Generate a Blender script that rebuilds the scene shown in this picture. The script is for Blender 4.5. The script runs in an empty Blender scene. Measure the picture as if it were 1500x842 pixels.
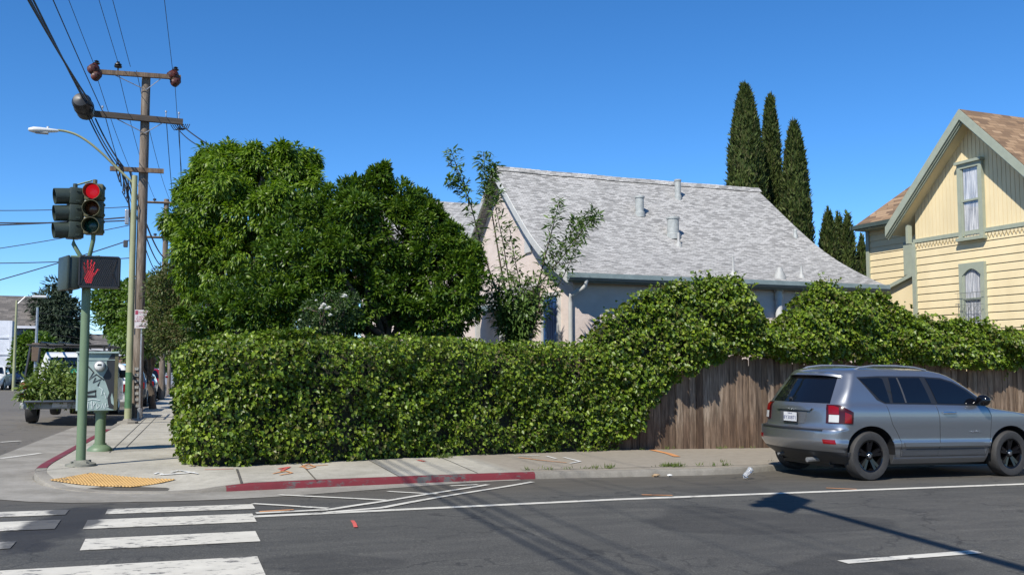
import bpy, bmesh, math, random
import numpy as np
from mathutils import Vector, Matrix
random.seed(7); rng = np.random.default_rng(7)
R = math.radians
scene = bpy.context.scene
col = scene.collection
# ------------------------------------------------------------------ camera, sky, sun, exposure
F, TH, PITCH = 1340.0, R(21.5), R(4.0)
SH = 531 - 421 - F * math.tan(PITCH)
CAM = Vector((0, 0, 1.42))
SUN_EL, SUN_D = R(45), Vector((.76, .65, 0)).normalized()      # SUN_D: the way shadows fall on the ground
cd = bpy.data.cameras.new('camera'); cam = bpy.data.objects.new('camera', cd); col.objects.link(cam)
cam.location = CAM; cam.rotation_euler = (R(90) + PITCH, 0, -TH)
cd.sensor_width = 36; cd.lens = F / 1500 * 36; cd.shift_y = SH / 1500; cd.clip_end = 4000; cd.clip_start = .05
scene.camera = cam
w = bpy.data.worlds.new('World'); scene.world = w; w.use_nodes = True
nt = w.node_tree; bg = nt.nodes['Background']
sky = nt.nodes.new('ShaderNodeTexSky'); sky.sky_type = 'NISHITA'; sky.sun_disc = False
sky.sun_elevation = SUN_EL; sky.sun_rotation = math.atan2(-SUN_D.x, -SUN_D.y)
sky.altitude = 0; sky.air_density = .7; sky.dust_density = 0; sky.ozone_density = 6.0
bg.inputs['Strength'].default_value = .13
hsv = nt.nodes.new('ShaderNodeHueSaturation'); hsv.inputs['Saturation'].default_value = 1.19      # the phone's deep blue
nt.links.new(sky.outputs[0], hsv.inputs['Color']); nt.links.new(hsv.outputs[0], bg.inputs['Color'])
ld = bpy.data.lights.new('sun', 'SUN'); ld.energy = 4.9; ld.angle = R(.55); ld.color = (1, .95, .87)
sun = bpy.data.objects.new('sun', ld); col.objects.link(sun)
sdir = Vector((SUN_D.x * math.cos(SUN_EL), SUN_D.y * math.cos(SUN_EL), -math.sin(SUN_EL)))
sun.rotation_euler = sdir.to_track_quat('-Z', 'Y').to_euler(); sun.location = (-30, -30, 40)
scene.view_settings.view_transform = 'Standard'; scene.view_settings.look = 'None'
scene.view_settings.exposure = .5; scene.view_settings.gamma = 1
scene.render.engine = 'CYCLES'

# ------------------------------------------------------------------ survey: the photo's rays met with known planes
_fw = Vector((math.sin(TH) * math.cos(PITCH), math.cos(TH) * math.cos(PITCH), math.sin(PITCH)))
_rt = Vector((math.cos(TH), -math.sin(TH), 0)); _up = _rt.cross(_fw)
def ray(px, py): return _fw + _rt * ((px - 750) / F) - _up * ((py - 421 - SH) / F)
def dep(px, py, z): return CAM + ray(px, py) * z
def onv(px, py, v): r = ray(px, py); return CAM + r * (v / r.y)
def onu(px, py, u): r = ray(px, py); return CAM + r * (u / r.x)
def sst(a, b, x): t = min(1, max(0, (x - a) / (b - a))); return t * t * (3 - 2 * t)
SL = -.023
def plane(u, v): return SL * max(-45, min(70, u)) - .012 * max(0, min(v - 13.5, 150))
def zroad(u, v): return plane(u, v) - .058 * sst(9.3, 11.6, v) * sst(-4.5, -1.2, u)
def zwalk(u, v): return plane(u, v) + .025 - .085 * (1 - sst(.5, 1.5, math.hypot(u + .3, v - 11.5)))
def gp(px, py, f=plane, dz=0):
    r = ray(px, py); z = 0
    for _ in range(30):
        t = (z + dz - CAM.z) / r.z; p = CAM + r * t; z = f(p.x, p.y)
    return Vector((p.x, p.y, z + dz))

# ------------------------------------------------------------------ helpers
def wloc(o):
    v = Vector((0, 0, 0))
    while o is not None: v += o.location; o = o.parent
    return v
def thing(name, label, cat, loc=(0, 0, 0), group=None):
    o = bpy.data.objects.new(name, None); o.empty_display_size = .2; col.objects.link(o)
    o.location = loc; return tag(o, label, cat, group)
def tag(o, label, cat, group=None, kind=None):
    o['label'] = label; o['category'] = cat
    if group: o['group'] = group
    if kind: o['kind'] = kind
    return o
def copy_tree(o, parent=None):
    c = o.copy(); col.objects.link(c)
    if parent is not None: c.parent = parent
    for ch in list(o.children): copy_tree(ch, c)
    return c
class MB:
    def __init__(s): s.v = []; s.f = []; s.uv = []
    def add(s, vs, fs, uv=None):
        n = len(s.v); s.v += [tuple(v) for v in vs]; s.f += [tuple(i + n for i in f) for f in fs]
        s.uv += list(uv) if uv else [(v[0], v[2]) for v in map(tuple, vs)]
        return s
    def box(s, c, d, M=None, ch=0):
        c = Vector(c); hx, hy, hz = d[0] / 2, d[1] / 2, d[2] / 2
        if ch > 0:
            bm = bmesh.new(); bmesh.ops.create_cube(bm, size=1)
            bmesh.ops.scale(bm, vec=d, verts=bm.verts)
            bmesh.ops.bevel(bm, geom=bm.edges[:], offset=ch, segments=2, affect='EDGES', profile=.5)
            bm.verts.index_update()
            vs = [v.co.copy() for v in bm.verts]; fs = [[v.index for v in f.verts] for f in bm.faces]; bm.free()
        else:
            vs = [Vector((x * hx, y * hy, z * hz)) for x in (-1, 1) for y in (-1, 1) for z in (-1, 1)]
            fs = [(0, 1, 3, 2), (4, 6, 7, 5), (0, 4, 5, 1), (2, 3, 7, 6), (0, 2, 6, 4), (1, 5, 7, 3)]
        if M is not None: vs = [M @ v for v in vs]
        return s.add([v + c for v in vs], fs)
    def tube(s, pts, r, n=8, cap=True):
        pts = [Vector(p) for p in pts]; m = len(pts)
        rs = r if isinstance(r, (list, tuple)) else [r] * m
        vs = []; fs = []; ref = None
        for i, p in enumerate(pts):
            t = (pts[min(i + 1, m - 1)] - pts[max(i - 1, 0)]).normalized()
            if ref is None: ref = Vector((0, 0, 1)) if abs(t.z) < .9 else Vector((1, 0, 0))
            a = t.cross(ref).normalized(); b = t.cross(a).normalized()
            for k in range(n):
                an = 2 * math.pi * k / n; vs.append(p + (a * math.cos(an) + b * math.sin(an)) * rs[i])
        for i in range(m - 1):
            for k in range(n):
                fs.append((i * n + k, i * n + (k + 1) % n, (i + 1) * n + (k + 1) % n, (i + 1) * n + k))
        if cap: fs += [tuple(range(n))[::-1], tuple((m - 1) * n + k for k in range(n))]
        return s.add(vs, fs)
    def lathe(s, prof, c, ax=(0, 0, 1), n=20, caps=True):           # prof: (radius, height along axis)
        ax = Vector(ax).normalized(); ref = Vector((1, 0, 0)) if abs(ax.x) < .9 else Vector((0, 1, 0))
        a = ax.cross(ref).normalized(); b = ax.cross(a); c = Vector(c); vs = []; fs = []
        for (r, h) in prof:
            for k in range(n):
                an = 2 * math.pi * k / n; vs.append(c + ax * h + (a * math.cos(an) + b * math.sin(an)) * max(r, 1e-4))
        for i in range(len(prof) - 1):
            for k in range(n): fs.append((i * n + k, i * n + (k + 1) % n, (i + 1) * n + (k + 1) % n, (i + 1) * n + k))
        if caps: fs += [tuple(range(n))[::-1], tuple((len(prof) - 1) * n + k for k in range(n))]
        return s.add(vs, fs)
    def prism(s, poly, off):                              # planar polygon (3D points) thickened by vector off
        off = Vector(off); p = [Vector(q) for q in poly]; n = len(p)
        fs = [tuple(range(n)), tuple(range(2 * n - 1, n - 1, -1))] + [(i, i + n, (i + 1) % n + n, (i + 1) % n) for i in range(n)]
        return s.add(p + [q + off for q in p], fs)
    def build(s, name, mat, parent=None, origin=None, smooth=None, label=None):
        o0 = wloc(parent) if parent is not None else Vector(origin or (0, 0, 0))
        me = bpy.data.meshes.new(name)
        me.from_pydata([(v[0] - o0.x, v[1] - o0.y, v[2] - o0.z) for v in s.v], [], s.f)
        uvl = me.uv_layers.new(name='uv')
        li = np.empty(len(me.loops), np.int32); me.loops.foreach_get('vertex_index', li)
        uvl.data.foreach_set('uv', np.array(s.uv, np.float32)[li].ravel())
        bm = bmesh.new(); bm.from_mesh(me); bmesh.ops.recalc_face_normals(bm, faces=bm.faces); bm.to_mesh(me); bm.free()
        if smooth is not None:
            me.polygons.foreach_set('use_smooth', [True] * len(me.polygons)); me.set_sharp_from_angle(angle=R(smooth))
        me.materials.append(mat)
        ob = bpy.data.objects.new(name, me); col.objects.link(ob)
        if parent is not None: ob.parent = parent
        else: ob.location = o0
        if label: ob['label'] = label
        return ob
def structure(o): o['kind'] = 'structure'; return o
def text_obj(name, s, size, M, mat, parent, depth=.002, spacing=1.0):
    cu = bpy.data.curves.new(name, 'FONT'); cu.body = s; cu.size = size; cu.extrude = depth
    cu.align_x = 'CENTER'; cu.align_y = 'CENTER'; cu.space_line = .9; cu.space_character = spacing; cu.resolution_u = 2
    t = bpy.data.objects.new(name, cu); col.objects.link(t)
    dg = bpy.context.evaluated_depsgraph_get()
    me = bpy.data.meshes.new_from_object(t.evaluated_get(dg)); bpy.data.objects.remove(t); bpy.data.curves.remove(cu)
    M2 = Matrix.Translation(-wloc(parent)) @ M
    me.transform(M2); me.materials.clear(); me.materials.append(mat)
    o = bpy.data.objects.new(name, me); col.objects.link(o); o.parent = parent; return o
def frame(c, x, n):                                       # matrix: local X = x, local Z = n (outward)
    x = Vector(x).normalized(); n = Vector(n).normalized(); y = n.cross(x).normalized()
    M = Matrix((x, y, n)).transposed().to_4x4(); M.translation = Vector(c); return M

# ------------------------------------------------------------------ materials
def newmat(name):
    m = bpy.data.materials.new(name); m.use_nodes = True
    return m, m.node_tree, m.node_tree.nodes['Principled BSDF']
def ramp(nt, fac, stops):
    r = nt.nodes.new('ShaderNodeValToRGB'); el = r.color_ramp.elements
    while len(el) < len(stops): el.new(.5)
    for e, (p, c) in zip(el, stops): e.position = p; e.color = (*c, 1)
    if fac is not None: nt.links.new(fac, r.inputs[0])
    return r.outputs[0]
def noise(nt, scale, detail=4, rough=.55, vec=None, stretch=None):
    n = nt.nodes.new('ShaderNodeTexNoise'); n.inputs['Scale'].default_value = scale
    n.inputs['Detail'].default_value = detail; n.inputs['Roughness'].default_value = rough
    if vec is None:
        g = nt.nodes.new('ShaderNodeNewGeometry'); vec = g.outputs['Position']
    if stretch:
        mp = nt.nodes.new('ShaderNodeMapping'); mp.inputs['Scale'].default_value = stretch
        nt.links.new(vec, mp.inputs[0]); vec = mp.outputs[0]
    nt.links.new(vec, n.inputs['Vector']); return n.outputs['Fac']
def mix(nt, fac, a, b, mode='MIX'):
    m = nt.nodes.new('ShaderNodeMix'); m.data_type = 'RGBA'; m.blend_type = mode
    for i, x in ((0, fac), (6, a), (7, b)):
        if hasattr(x, 'is_output'): nt.links.new(x, m.inputs[i])
        elif i == 0: m.inputs[0].default_value = x
        else: m.inputs[i].default_value = (*x, 1)
    return m.outputs[2]
def math_(nt, op, a, b=0.0, c=None):
    m = nt.nodes.new('ShaderNodeMath'); m.operation = op
    for i, x in enumerate((a, b) if c is None else (a, b, c)):
        if hasattr(x, 'is_output'): nt.links.new(x, m.inputs[i])
        else: m.inputs[i].default_value = x
    return m.outputs[0]
def bump(nt, p, h, st, dist=.01):
    b = nt.nodes.new('ShaderNodeBump'); b.inputs['Strength'].default_value = st; b.inputs['Distance'].default_value = dist
    nt.links.new(h, b.inputs['Height']); nt.links.new(b.outputs[0], p.inputs['Normal'])
def xyz(nt, src='Position'):
    g = nt.nodes.new('ShaderNodeNewGeometry'); s = nt.nodes.new('ShaderNodeSeparateXYZ'); nt.links.new(g.outputs[src], s.inputs[0]); return s.outputs
def M_(name, c, c2=None, rough=.6, scale=6, metal=0, bmp=.0, stretch=None, detail=5, spec=None):
    m, nt, p = newmat(name); p.inputs['Roughness'].default_value = rough; p.inputs['Metallic'].default_value = metal
    if spec is not None: p.inputs['Specular IOR Level'].default_value = spec
    c2 = c2 or tuple(x * .78 for x in c)
    n = noise(nt, scale, detail, .6, stretch=stretch)
    nt.links.new(ramp(nt, n, [(.33, c2), (.67, c)]), p.inputs['Base Color'])
    if bmp: bump(nt, p, noise(nt, scale * 6, 3, stretch=stretch), bmp)
    return m
def emis(name, c, st):
    m, nt, p = newmat(name); p.inputs['Base Color'].default_value = (*[x * .6 for x in c], 1)
    p.inputs['Emission Color'].default_value = (*c, 1); p.inputs['Emission Strength'].default_value = st; p.inputs['Roughness'].default_value = .35
    return m
def leafmat(name, cols, rough=.42, trans=.3, tcol=None, clump=1.6):
    m, nt, p = newmat(name); g = nt.nodes.new('ShaderNodeNewGeometry')
    n = len(cols); c = ramp(nt, g.outputs['Random Per Island'], [(i / max(1, n - 1), k) for i, k in enumerate(cols)])
    nn = noise(nt, clump, 2)
    c = mix(nt, nn, c, mix(nt, .5, c, (.5, .62, .38), 'MULTIPLY'))
    nt.links.new(c, p.inputs['Base Color']); p.inputs['Roughness'].default_value = rough; p.inputs['Specular IOR Level'].default_value = .33
    t = nt.nodes.new('ShaderNodeBsdfTranslucent')
    nt.links.new(mix(nt, 1.0, c, tcol or (1.5, 1.7, .5), 'MULTIPLY'), t.inputs['Color'])
    ms = nt.nodes.new('ShaderNodeMixShader'); ms.inputs[0].default_value = trans
    nt.links.new(p.outputs[0], ms.inputs[1]); nt.links.new(t.outputs[0], ms.inputs[2])
    nt.links.new(ms.outputs[0], nt.nodes['Material Output'].inputs['Surface'])
    return m
def plain(name, c, rough=.5, metal=0, coat=0, spec=.5):
    m, nt, p = newmat(name)
    n = noise(nt, 9, 4); nt.links.new(ramp(nt, n, [(.3, tuple(x * .93 for x in c)), (.7, c)]), p.inputs['Base Color'])
    p.inputs['Roughness'].default_value = rough; p.inputs['Metallic'].default_value = metal
    p.inputs['Coat Weight'].default_value = coat; p.inputs['Coat Roughness'].default_value = .03; p.inputs['Specular IOR Level'].default_value = spec
    return m

# road: asphalt with patches, seams, a dark oil spill where cars wait, browner parking lane, paler side street
def stain_mask(nt):                                       # dark spill across the left of the crosswalk
    s = xyz(nt); n = noise(nt, 2.6, 4)
    du = math_(nt, 'SUBTRACT', s[0], math_(nt, 'ADD', -.72, math_(nt, 'MULTIPLY', math_(nt, 'SUBTRACT', s[1], 8.9), .16)))
    a = math_(nt, 'POWER', math_(nt, 'DIVIDE', du, .36), 2.0); b = math_(nt, 'POWER', math_(nt, 'DIVIDE', math_(nt, 'SUBTRACT', s[1], 9.0), 1.4), 2.0)
    d = math_(nt, 'SQRT', math_(nt, 'ADD', a, b)); d = math_(nt, 'ADD', d, math_(nt, 'MULTIPLY', math_(nt, 'SUBTRACT', n, .5), 1.3))
    mr = nt.nodes.new('ShaderNodeMapRange'); nt.links.new(d, mr.inputs[0]); mr.inputs[1].default_value = 1.0; mr.inputs[2].default_value = .75
    return mr.outputs[0]
def asphalt():
    m, nt, p = newmat('asphalt'); s = xyz(nt)
    big = noise(nt, .35, 5, .6, stretch=(.5, 1.6, 1)); mid = noise(nt, 3.2, 6, .65, stretch=(.35, 1.5, 1)); fine = noise(nt, 75, 4, .75)
    c = ramp(nt, big, [(.3, (.056, .0565, .057)), (.7, (.078, .078, .077))])
    c = mix(nt, .55, c, ramp(nt, mid, [(.3, (.55, .55, .56)), (.72, (1.3, 1.28, 1.25))]), 'MULTIPLY')
    c = mix(nt, .8, c, ramp(nt, fine, [(.3, (.4, .4, .4)), (.52, (.95, .95, .95)), (.7, (2.3, 2.25, 2.15))]), 'MULTIPLY')
    patch = ramp(nt, noise(nt, .42, 2, .4, stretch=(.6, 1, 1)), [(.575, (1, 1, 1)), (.59, (.72, .72, .73))]); c = mix(nt, 1.0, c, patch, 'MULTIPLY')
    scuff = ramp(nt, noise(nt, 1.1, 6, .8, stretch=(.3, 3.0, 1)), [(.6, (1, 1, 1)), (.72, (1.5, 1.48, 1.42))]); c = mix(nt, .8, c, scuff, 'MULTIPLY')
    lane = nt.nodes.new('ShaderNodeMapRange'); nt.links.new(math_(nt, 'ADD', s[1], math_(nt, 'MULTIPLY', math_(nt, 'SUBTRACT', mid, .5), .5)), lane.inputs[0])
    lane.inputs[1].default_value = 9.5; lane.inputs[2].default_value = 10.9
    c = mix(nt, math_(nt, 'MULTIPLY', lane.outputs[0], .75), c, mix(nt, mid, (.055, .05, .043), (.1, .09, .078)))
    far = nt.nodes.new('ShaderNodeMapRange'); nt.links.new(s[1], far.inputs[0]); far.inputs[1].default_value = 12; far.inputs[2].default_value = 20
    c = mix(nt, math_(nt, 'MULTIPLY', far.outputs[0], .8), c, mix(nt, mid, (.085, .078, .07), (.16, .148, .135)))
    drip = ramp(nt, noise(nt, 4.5, 2), [(.7, (0, 0, 0)), (.76, (1, 1, 1))]); c = mix(nt, math_(nt, 'MULTIPLY', drip, .4), c, (.025, .025, .026))
    # cracks: thin noise isolines in a few places
    v = nt.nodes.new('ShaderNodeTexVoronoi'); v.feature = 'DISTANCE_TO_EDGE'; v.inputs['Scale'].default_value = .55
    g = nt.nodes.new('ShaderNodeNewGeometry'); wob = nt.nodes.new('ShaderNodeVectorMath'); wob.operation = 'ADD'
    nz = nt.nodes.new('ShaderNodeTexNoise'); nz.inputs['Scale'].default_value = 2.2; nz.inputs['Detail'].default_value = 6; nt.links.new(g.outputs['Position'], nz.inputs['Vector'])
    sc = nt.nodes.new('ShaderNodeVectorMath'); sc.operation = 'SCALE'; sc.inputs[3].default_value = .9; nt.links.new(nz.outputs['Color'], sc.inputs[0])
    nt.links.new(g.outputs['Position'], wob.inputs[0]); nt.links.new(sc.outputs[0], wob.inputs[1]); nt.links.new(wob.outputs[0], v.inputs['Vector'])
    cr = ramp(nt, v.outputs['Distance'], [(.0, (1, 1, 1)), (.012, (0, 0, 0))])
    gate = ramp(nt, noise(nt, .5, 2), [(.4, (0, 0, 0)), (.52, (1, 1, 1))])
    crk = math_(nt, 'MULTIPLY', math_(nt, 'MULTIPLY', cr, gate), .8)
    c = mix(nt, crk, c, (.022, .022, .023))
    c = mix(nt, 1.0, c, (1.12, 1.09, .98), 'MULTIPLY')
    c = mix(nt, math_(nt, 'MULTIPLY', stain_mask(nt), .75), c, (.016, .016, .018))
    nt.links.new(c, p.inputs['Base Color']); p.inputs['Roughness'].default_value = .82; p.inputs['Specular IOR Level'].default_value = .35
    bump(nt, p, fine, .5, .006); return m
def concrete(name, a, b, joints=True, warm=None):
    m, nt, p = newmat(name); s = xyz(nt)
    big = noise(nt, 1.1, 6, .65); fine = noise(nt, 60, 4, .7); mid = noise(nt, 7, 5, .7)
    c = ramp(nt, big, [(.28, a), (.72, b)])
    c = mix(nt, .6, c, ramp(nt, mid, [(.3, (.75, .74, .72)), (.65, (1.12, 1.12, 1.12))]), 'MULTIPLY')
    c = mix(nt, .5, c, ramp(nt, fine, [(.3, (.7, .7, .7)), (.6, (1.1, 1.1, 1.1))]), 'MULTIPLY')
    if warm:                                              # older browner paving further along
        mr = nt.nodes.new('ShaderNodeMapRange'); nt.links.new(math_(nt, 'ADD', s[0], math_(nt, 'MULTIPLY', mid, .25)), mr.inputs[0]); mr.inputs[1].default_value = 4.75; mr.inputs[2].default_value = 5.0
        c = mix(nt, mr.outputs[0], c, mix(nt, mid, (.17, .145, .11), (.31, .275, .22)))
    spots = ramp(nt, noise(nt, 16, 2), [(.7, (0, 0, 0)), (.76, (1, 1, 1))])
    c = mix(nt, math_(nt, 'MULTIPLY', spots, .45), c, (.07, .065, .06))
    nt.links.new(c, p.inputs['Base Color']); p.inputs['Roughness'].default_value = .85
    bump(nt, p, fine, .35, .004); return m
def paintmat(name, c, wear=.5, stain=True, sc=14):
    m, nt, p = newmat(name)
    n = noise(nt, sc, 7, .72, stretch=(.55, 1.3, 1)); n2 = noise(nt, 1.6, 3); n = math_(nt, 'ADD', math_(nt, 'MULTIPLY', n, .8), math_(nt, 'MULTIPLY', n2, .2))
    cc = mix(nt, ramp(nt, noise(nt, 5, 4), [(.3, (0, 0, 0)), (.7, (1, 1, 1))]), c, tuple(x * .82 for x in c))
    cc = mix(nt, ramp(nt, n, [(wear, (0, 0, 0)), (wear + .06, (1, 1, 1))]), cc, (.085, .08, .075))
    if stain: cc = mix(nt, math_(nt, 'MULTIPLY', stain_mask(nt), .88), cc, (.03, .03, .032))
    nt.links.new(cc, p.inputs['Base Color']); p.inputs['Roughness'].default_value = .7; return m
def shingle(name, cols, row=.14, wid=.32, uv=True):
    m, nt, p = newmat(name); t = nt.nodes.new('ShaderNodeTexCoord')
    b = nt.nodes.new('ShaderNodeTexBrick'); nt.links.new(t.outputs['UV'], b.inputs['Vector'])
    b.inputs['Scale'].default_value = 1; b.inputs['Brick Width'].default_value = wid; b.inputs['Row Height'].default_value = row
    b.inputs['Mortar Size'].default_value = .008; b.inputs['Mortar Smooth'].default_value = .3; b.offset = .37; b.squash = 1.0
    b.inputs['Color1'].default_value = (0, 0, 0, 1); b.inputs['Color2'].default_value = (1, 1, 1, 1); b.inputs['Mortar'].default_value = (.5, .5, .5, 1); b.inputs['Bias'].default_value = 0
    big = noise(nt, 1.2, 4); fine = noise(nt, 90, 3, .7)
    nn = noise(nt, 5.5, 3, .6, vec=t.outputs['UV'], stretch=(.35, 1.5, 1))
    c = ramp(nt, math_(nt, 'ADD', math_(nt, 'MULTIPLY', b.outputs['Color'], .93), math_(nt, 'MULTIPLY', nn, .07)), cols)
    c = mix(nt, .4, c, ramp(nt, fine, [(.3, (.7, .7, .7)), (.65, (1.2, 1.2, 1.2))]), 'MULTIPLY')
    c = mix(nt, .3, c, ramp(nt, big, [(.3, (.85, .85, .85)), (.7, (1.05, 1.05, 1.05))]), 'MULTIPLY')
    c = mix(nt, math_(nt, 'MULTIPLY', b.outputs['Fac'], .55), c, tuple(x * .45 for x in cols[0][1]))
    nt.links.new(c, p.inputs['Base Color']); p.inputs['Roughness'].default_value = .9
    # each course steps up towards its butt edge
    s = nt.nodes.new('ShaderNodeSeparateXYZ'); nt.links.new(t.outputs['UV'], s.inputs[0])
    fr = math_(nt, 'FRACT', math_(nt, 'DIVIDE', s.outputs[1], row))
    bump(nt, p, math_(nt, 'SUBTRACT', 1.0, fr), .6, .02); return m
def woodboard(name, cols, dirt=None):
    m, nt, p = newmat(name); g = nt.nodes.new('ShaderNodeNewGeometry'); s = xyz(nt)
    c = ramp(nt, g.outputs['Random Per Island'], [(i / (len(cols) - 1), k) for i, k in enumerate(cols)])
    gr = noise(nt, 16, 6, .65, stretch=(4, 4, .22)); st = noise(nt, 2.2, 5, .65, stretch=(5, 5, .5))
    c = mix(nt, .9, c, ramp(nt, gr, [(.34, (.42, .4, .37)), (.62, (1.25, 1.25, 1.25))]), 'MULTIPLY')
    c = mix(nt, .85, c, ramp(nt, st, [(.36, (.42, .36, .31)), (.6, (1.15, 1.15, 1.15))]), 'MULTIPLY')
    if dirt:                                              # damp-stained lower boards
        mr = nt.nodes.new('ShaderNodeMapRange'); h = math_(nt, 'ADD', s[2], math_(nt, 'MULTIPLY', math_(nt, 'SUBTRACT', st, .5), .9)); nt.links.new(h, mr.inputs[0])
        mr.inputs[1].default_value = dirt + .3; mr.inputs[2].default_value = dirt
        c = mix(nt, math_(nt, 'MULTIPLY', mr.outputs[0], .55), c, mix(nt, 1.0, c, (.5, .36, .27), 'MULTIPLY'))
    nt.links.new(c, p.inputs['Base Color']); p.inputs['Roughness'].default_value = .85; bump(nt, p, gr, .5, .006); return m

ASPH = asphalt()
CONC = concrete('sidewalk_concrete', (.28, .26, .21), (.42, .395, .33), warm=True)
GUTT = concrete('gutter_concrete', (.17, .155, .125), (.3, .28, .24))
KERB = concrete('kerb_concrete', (.15, .135, .11), (.27, .25, .21))
REDP = paintmat('red_kerb_paint', (.16, .016, .022), .535, False, 9)
WHITE = paintmat('white_road_paint', (.56, .53, .45), .54)
LINEP = paintmat('white_line_paint', (.58, .555, .48), .56, False)
ORANGE = paintmat('orange_spray', (.6, .27, .1), .56, False, 30); WSPRAY = paintmat('white_spray', (.62, .61, .57), .56, False, 30)
REDSPRAY = paintmat('red_spray', (.55, .1, .08), .56, False, 30)
YEL = paintmat('yellow_tactile', (.52, .32, .11), .55, False, 20)
SOIL = M_('bare_soil', (.12, .09, .06), (.06, .045, .03), .95, 3, bmp=.5)
GREENP = M_('green_pole_paint', (.13, .19, .105), (.1, .15, .085), .5, 5, stretch=(1, 1, .4))
PALEP = M_('faded_pole_paint', (.3, .31, .17), (.22, .23, .13), .55, 4, stretch=(1, 1, .4))
DGREEN = M_('dark_green_metal', (.032, .045, .034), (.022, .032, .026), .45, 8)
OLIVE = M_('olive_metal', (.11, .1, .045), (.07, .07, .035), .5, 8)
BLACK = plain('black_plastic', (.015, .015, .016), .45); DARK = plain('dark_grey', (.05, .05, .052), .55)
STEEL = M_('galvanised_steel', (.42, .43, .44), (.3, .31, .32), .42, 10, .7)
RUST = M_('rusty_porcelain', (.11, .022, .012), (.012, .006, .005), .4, 9)
POLEW = woodboard('pole_wood', [(.17, .14, .11), (.2, .165, .13)]); ARMW = woodboard('crossarm_wood', [(.1, .07, .05), (.2, .14, .09)])
BARK = M_('bark', (.11, .085, .06), (.05, .04, .03), .9, 12, bmp=.8, stretch=(1, 1, .3))
GLASSD = plain('dark_glass', (.006, .008, .012), .03, spec=.7)
CHROME = plain('chrome', (.75, .76, .78), .12, 1.0)
RUBBER = M_('tyre_rubber', (.03, .029, .028), (.022, .021, .02), .75, 20)

# ================================================================== THE GROUND
def grid_sheet(us, vs, f, dz=0):
    m = MB(); nu = len(us)
    m.add([(u, v, f(u, v) + dz) for v in vs for u in us],
          [(j * nu + i, j * nu + i + 1, (j + 1) * nu + i + 1, (j + 1) * nu + i) for j in range(len(vs) - 1) for i in range(nu - 1)])
    return m
def steps(*segs):
    out = []
    for a, b, n in segs: out += [a + (b - a) * i / n for i in range(n)]
    return out + [segs[-1][1]]
structure(grid_sheet(steps((-1500, -45, 4), (-45, 70, 6), (70, 1500, 4)), steps((-300, 13.5, 4), (13.5, 160, 6), (160, 2500, 5)), plane, -.35).build('ground', SOIL))
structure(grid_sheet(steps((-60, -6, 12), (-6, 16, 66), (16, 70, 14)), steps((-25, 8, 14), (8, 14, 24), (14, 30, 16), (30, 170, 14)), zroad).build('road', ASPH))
KP = [(66, 12.1), (30, 12.1), (14, 12.1), (9.3, 12.08), (8.95, 11.95), (8.6, 11.72), (8.2, 11.64), (6.5, 11.66), (4.95, 11.72), (3.2, 11.55), (1.9, 11.38), (.9, 11.2), (.2, 11.12),
      (-.35, 11.22), (-.85, 11.6), (-1.2, 12.2), (-1.36, 12.9), (-1.38, 13.9), (-1.2, 17.4), (-1.02, 20.9), (-.8, 25), (-.3, 34), (1.0, 60), (6, 155)]
def resample(P, d):
    out = [Vector(P[0]).to_3d()] if False else [Vector((P[0][0], P[0][1], 0))]
    for a, b in zip(P, P[1:]):
        a = Vector((*a, 0)); b = Vector((*b, 0)); n = max(1, int((b - a).length / d))
        if (b - a).length > 12: n = max(1, int((b - a).length / 4))
        for i in range(1, n + 1): out.append(a.lerp(b, i / n))
    return out
KR = resample(KP, .25)
def smooth_path(P, it=3):
    for _ in range(it): P = [P[0]] + [(P[i - 1] + P[i] * 2 + P[i + 1]) / 4 for i in range(1, len(P) - 1)] + [P[-1]]
    return P
KR = smooth_path(KR)
def inward(i):
    t = (KR[min(i + 1, len(KR) - 1)] - KR[max(i - 1, 0)]).normalized(); return Vector((t.y, -t.x, 0))      # to the lot side
KN = [inward(i) for i in range(len(KR))]
m = MB(); N = 14
for i, p in enumerate(KR):
    b = Vector((max(p.x, 3.0) if p.y < 16 else max(3.0, p.x + 3.2), min(17.0, max(17.0, p.y)) if p.x > 3 and p.y < 16 else max(p.y, 16.5), 0))
    a = p + KN[i] * .15
    for k in range(N + 1):
        q = a.lerp(b, (k / N) ** 1.3); m.v.append((q.x, q.y, zwalk(q.x, q.y))); m.uv.append((q.x, q.y))
for i in range(len(KR) - 1):
    for k in range(N): m.f.append((i * (N + 1) + k, (i + 1) * (N + 1) + k, (i + 1) * (N + 1) + k + 1, i * (N + 1) + k + 1))
structure(m.build('sidewalk', CONC))
def kerb_run(sel, mat, name, wid=.15, grow=0.0):
    m = MB(); prof = []
    idx = [i for i, p in enumerate(KR) if sel(p)]
    for i in idx:
        p = KR[i]; n = KN[i]; zr = zroad(p.x, p.y) - .06
        zt = max(zwalk((p + n * .15).x, (p + n * .15).y), zroad(p.x, p.y) + .012) + .004 + grow
        for (o, z) in ((-grow, zr), (-grow + .012, zt - .028), (.022, zt - .006), (.05, zt), (wid, zt), (wid, zt - .12)):
            q = p + n * o; m.v.append((q.x, q.y, z)); m.uv.append((q.x, q.y))
    for j in range(len(idx) - 1):
        for k in range(5): m.f.append((j * 6 + k, (j + 1) * 6 + k, (j + 1) * 6 + k + 1, j * 6 + k + 1))
    return m.build(name, mat, smooth=40)
structure(kerb_run(lambda p: True, KERB, 'kerb'))
structure(kerb_run(lambda p:   .6 < p.x < 5.2 and p.y < 12, REDP, 'kerb_paint', .075, .004))
structure(kerb_run(lambda p: 13.2 < p.y < 22.5 and p.x < 0, REDP, 'kerb_paint', .148, .004))
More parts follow.
